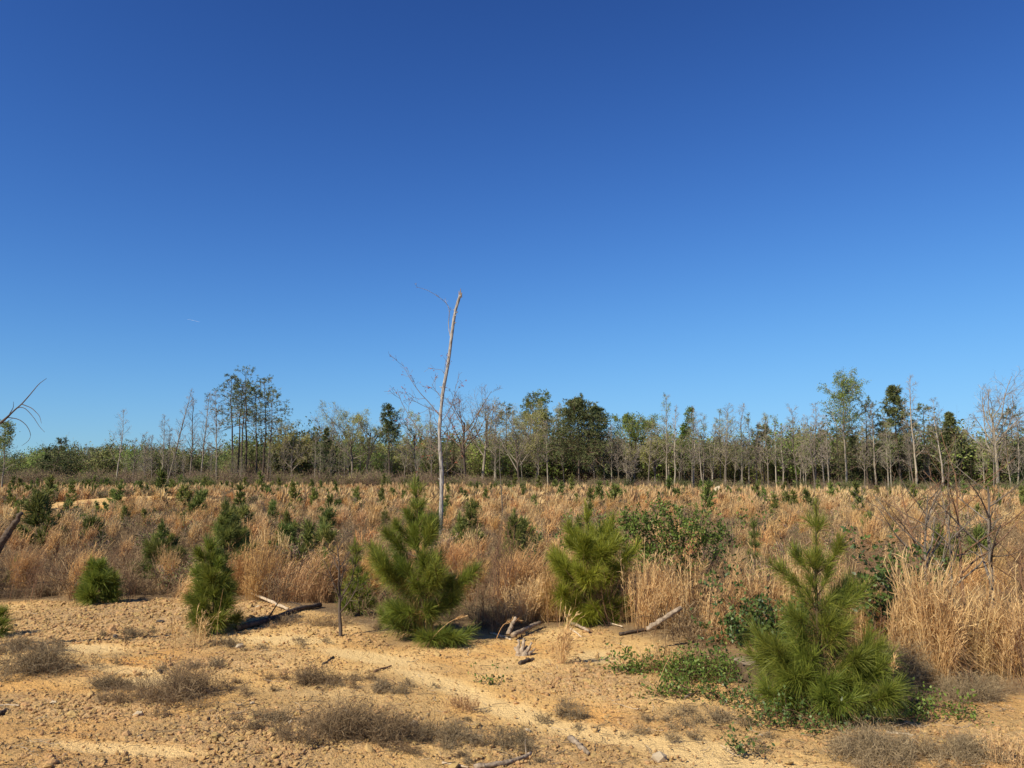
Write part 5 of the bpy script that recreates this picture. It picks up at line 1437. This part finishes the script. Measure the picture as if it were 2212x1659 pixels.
# reaching dead branch at the left
def c1(cx, cy): return cx / 3.627, 779.3 + cy / 3.627
LY = 7.2
b = P(-640, 1420); b.y = LY; b.z = float(height(b.x, LY))
o = thing('leaning_dead_sapling', 'thin dark dead branch with drooping twigs reaching in at the left edge', 'dead branch', b)
def rel1(pts): return np.array([np.array(at(*c1(*p_), LY)) - np.array(b) for p_ in pts])
main = np.concatenate([np.array([[0, 0, -.1], [.5, 0, .8]]), rel1([(-900, 1150), (-300, 700), (0, 490), (60, 440), (110, 390), (170, 340), (240, 260), (305, 180), (365, 138)])])
p = dense_path(main, 36)
g = Geo(); tubes(g, p[None], np.interp(np.linspace(0, 1, 36), [0, .35, .55, 1], [.03, .014, .007, .0018])[None], 6)
part('trunk', g.mesh('trunk', M['dark_bark'], True), o)
for l in (((60, 442), (105, 365), (106, 320)), ((172, 340), (250, 370), (310, 430), (325, 490)), ((112, 385), (150, 362), (200, 370), (270, 450), (310, 520), (352, 560)), ((60, 444), (150, 455), (215, 510), (245, 580), (225, 630), (170, 666)), ((0, 490), (50, 480), (100, 450))):
    p = dense_path(rel1(l), 14)
    g = Geo(); tubes(g, p[None], (.0042 * np.linspace(1, .3, 14))[None], 5)
    part('twig', g.mesh('twig', M['dark_bark'], True), o)

# ================================================================== STONES, TWIGS, GRAVEL
def stone_mesh(seed, m, flatn=.6):
    import bmesh
    bm = bmesh.new(); bmesh.ops.create_icosphere(bm, subdivisions=1 if seed % 3 else 2, radius=1)
    r = random.Random(seed)
    for v in bm.verts:
        v.co = Vector((v.co.x * 1.0, v.co.y * .8, v.co.z * flatn)) * r.uniform(.72, 1.22)
    me = bpy.data.meshes.new('stone'); bm.to_mesh(me); bm.free(); me.materials.append(M[m])
    return me
st_tan = [stone_mesh(i, 'stone', .55 + .08 * (i % 4)) for i in range(8)]
st_pale = [stone_mesh(20 + i, 'pale_stone', .6) for i in range(4)]
st_dark = [stone_mesh(30 + i, 'dark_stone', .5) for i in range(3)]
rg = np.random.default_rng(55)
def sand_points(n, y0=3.7, y1=12):
    y = rg.uniform(y0, y1, n) ; x = rg.uniform(-.72, .72, n) * y
    return x, y
x, y = sand_points(70000)
w = (gravel_mask(x, y) * (1 - .92 * wash_mask(x, y))) ** 1.3 * (field_mask(x, y) < .6)
k = rg.random(len(x)) < w * .8
x, y = x[k], y[k]
SAND_MARKS = [(330, 'below the round pine'), (620, 'below the slim pine'), (830, 'below the leafless little tree'), (1080, 'below the tallest pine'), (1370, 'below the yellowish pine'), (1600, 'below the green vines'), (1900, 'below the stump pine'), (99999, 'below the tall straw')]
SAND_BANDS = [(5, 'lowest sand'), (6.2, 'lower sand'), (8, 'middle sand'), (99, 'upper sand')]
items = []
U_, V_ = pic(x, y, 0.)
vis = (U_ > 0) & (U_ < 2212) & (V_ < 1659)
n_st = 0
for i in np.where(vis)[0][:170]:
    kind = rg.random()
    me, look = (st_tan[i % 8], 'tan') if kind < .88 else ((st_pale[i % 4], 'pale') if kind < .96 else (st_dark[i % 3], 'dark'))
    s = float(rg.uniform(.018, .040)) * (1.25 if rg.random() < .15 else 1) * (.8 + y[i] / 22)
    sx = (s, s * rg.uniform(.7, 1.1), s * rg.uniform(.6, 1.0))
    o = thing('stone', None, 'stone', (x[i], y[i], float(height(x[i], y[i])) + s * .15), 'stones scattered on the sand', me, rot=(float(rg.normal() * .3), float(rg.normal() * .3), float(rg.random() * 6.28)), scale=sx)
    items.append((o, f'{look} {"flat" if i % 4 == 0 else "rough"} stone'))
for U, V, s, me, lb in ((1425, 1640, .05, st_pale[0], None), (300, 1545, .035, st_pale[1], None), (248, 1545, .030, st_tan[0], None)):
    p = P(U, V)
    o = thing('stone', None, 'stone', p + Vector((0, 0, s * .2)), 'stones scattered on the sand', me, scale=s)
    items.append((o, 'pale flat stone'))
name_by_place(items, SAND_MARKS, SAND_BANDS)
sel = np.ones(len(x), bool); sel[np.where(vis)[0][:170]] = False
p = np.stack([x[sel], y[sel], height(x[sel], y[sel])], 1); n = len(p)
scatter('gravel', st_tan, p, rg.random(n) * 6.28, rg.normal(size=(n, 2)) * .4, rg.uniform(.006, .020, n) * (.7 + p[:, 1] / 14), 'tan gravel strewn over the sand')
x, y = sand_points(60000, 3.7, 11)
k = (field_mask(x, y) < .6) & (rg.random(len(x)) < (.35 + .5 * gravel_mask(x, y)) * (1 - .85 * wash_mask(x, y)))
p = np.stack([x[k], y[k], height(x[k], y[k]) + .002], 1); n = len(p)
scatter('fine_gravel', st_tan, p, rg.random(n) * 6.28, rg.normal(size=(n, 2)) * .4, rg.uniform(.004, .010, n) * (.7 + p[:, 1] / 14), 'fine crumbs of stone on the sand')
# bits of twig and straw
def bit_mesh(seed, m):
    r = np.random.default_rng(seed); g = Geo()
    t = np.linspace(-.5, .5, 5)
    p = np.stack([t, .10 * np.sin(t * 4 + seed), .06 + .05 * np.cos(t * 5 + seed)], 1)
    tubes(g, p[None], (.018 * np.linspace(1, .5, 5))[None], 4)
    if seed % 2:
        q1, r1, l1 = sprout(r, p[None], np.full((1, 5), .018), 3, .3, .9, 40, .35, 3, .02, .1, .6)
        tubes(g, q1, r1, 3)
    return g.mesh('twig_bit', M[m])
bits = [bit_mesh(i, ('dry', 'brown_stem', 'charred', 'dry', 'bleached')[i % 5]) for i in range(10)]
x, y = sand_points(22000, 3.7, 12)
k = (field_mask(x, y) < .9) & (rg.random(len(x)) < np.clip(.32 + 1.5 * fbm(x * .8, y * 1.3, 131, 4), .04, 1) * (1 - .6 * wash_mask(x, y)))
p = np.stack([x[k], y[k], height(x[k], y[k]) + .001], 1); n = len(p)
scatter('twig_litter', bits, p, rg.random(n) * 6.28, rg.normal(size=(n, 2)) * .08, rg.uniform(.03, .20, n) * rg.uniform(.25, 1, n) ** 1.5, 'broken twigs and straw lying on the sand')

# faint condensation trail high up
g = Geo()
a, c = at(404, 689, 4000), at(433, 696, 4000)
pp = np.array([np.array(a) * (1 - t) + np.array(c) * t for t in np.linspace(0, 1, 9)])
ctr = pp.mean(0)
tubes(g, (pp - ctr)[None], np.array([[.08, .2, .32, .28, .32, .26, .32, .2, .08]]), 8)
mm = mat('ice_trail', (.80, .82, .85), (.9, .92, .95), 1.0)
thing('contrail', 'tiny white airplane trail in the blue sky', 'contrail', ctr, None, g.mesh('contrail', mm, True))
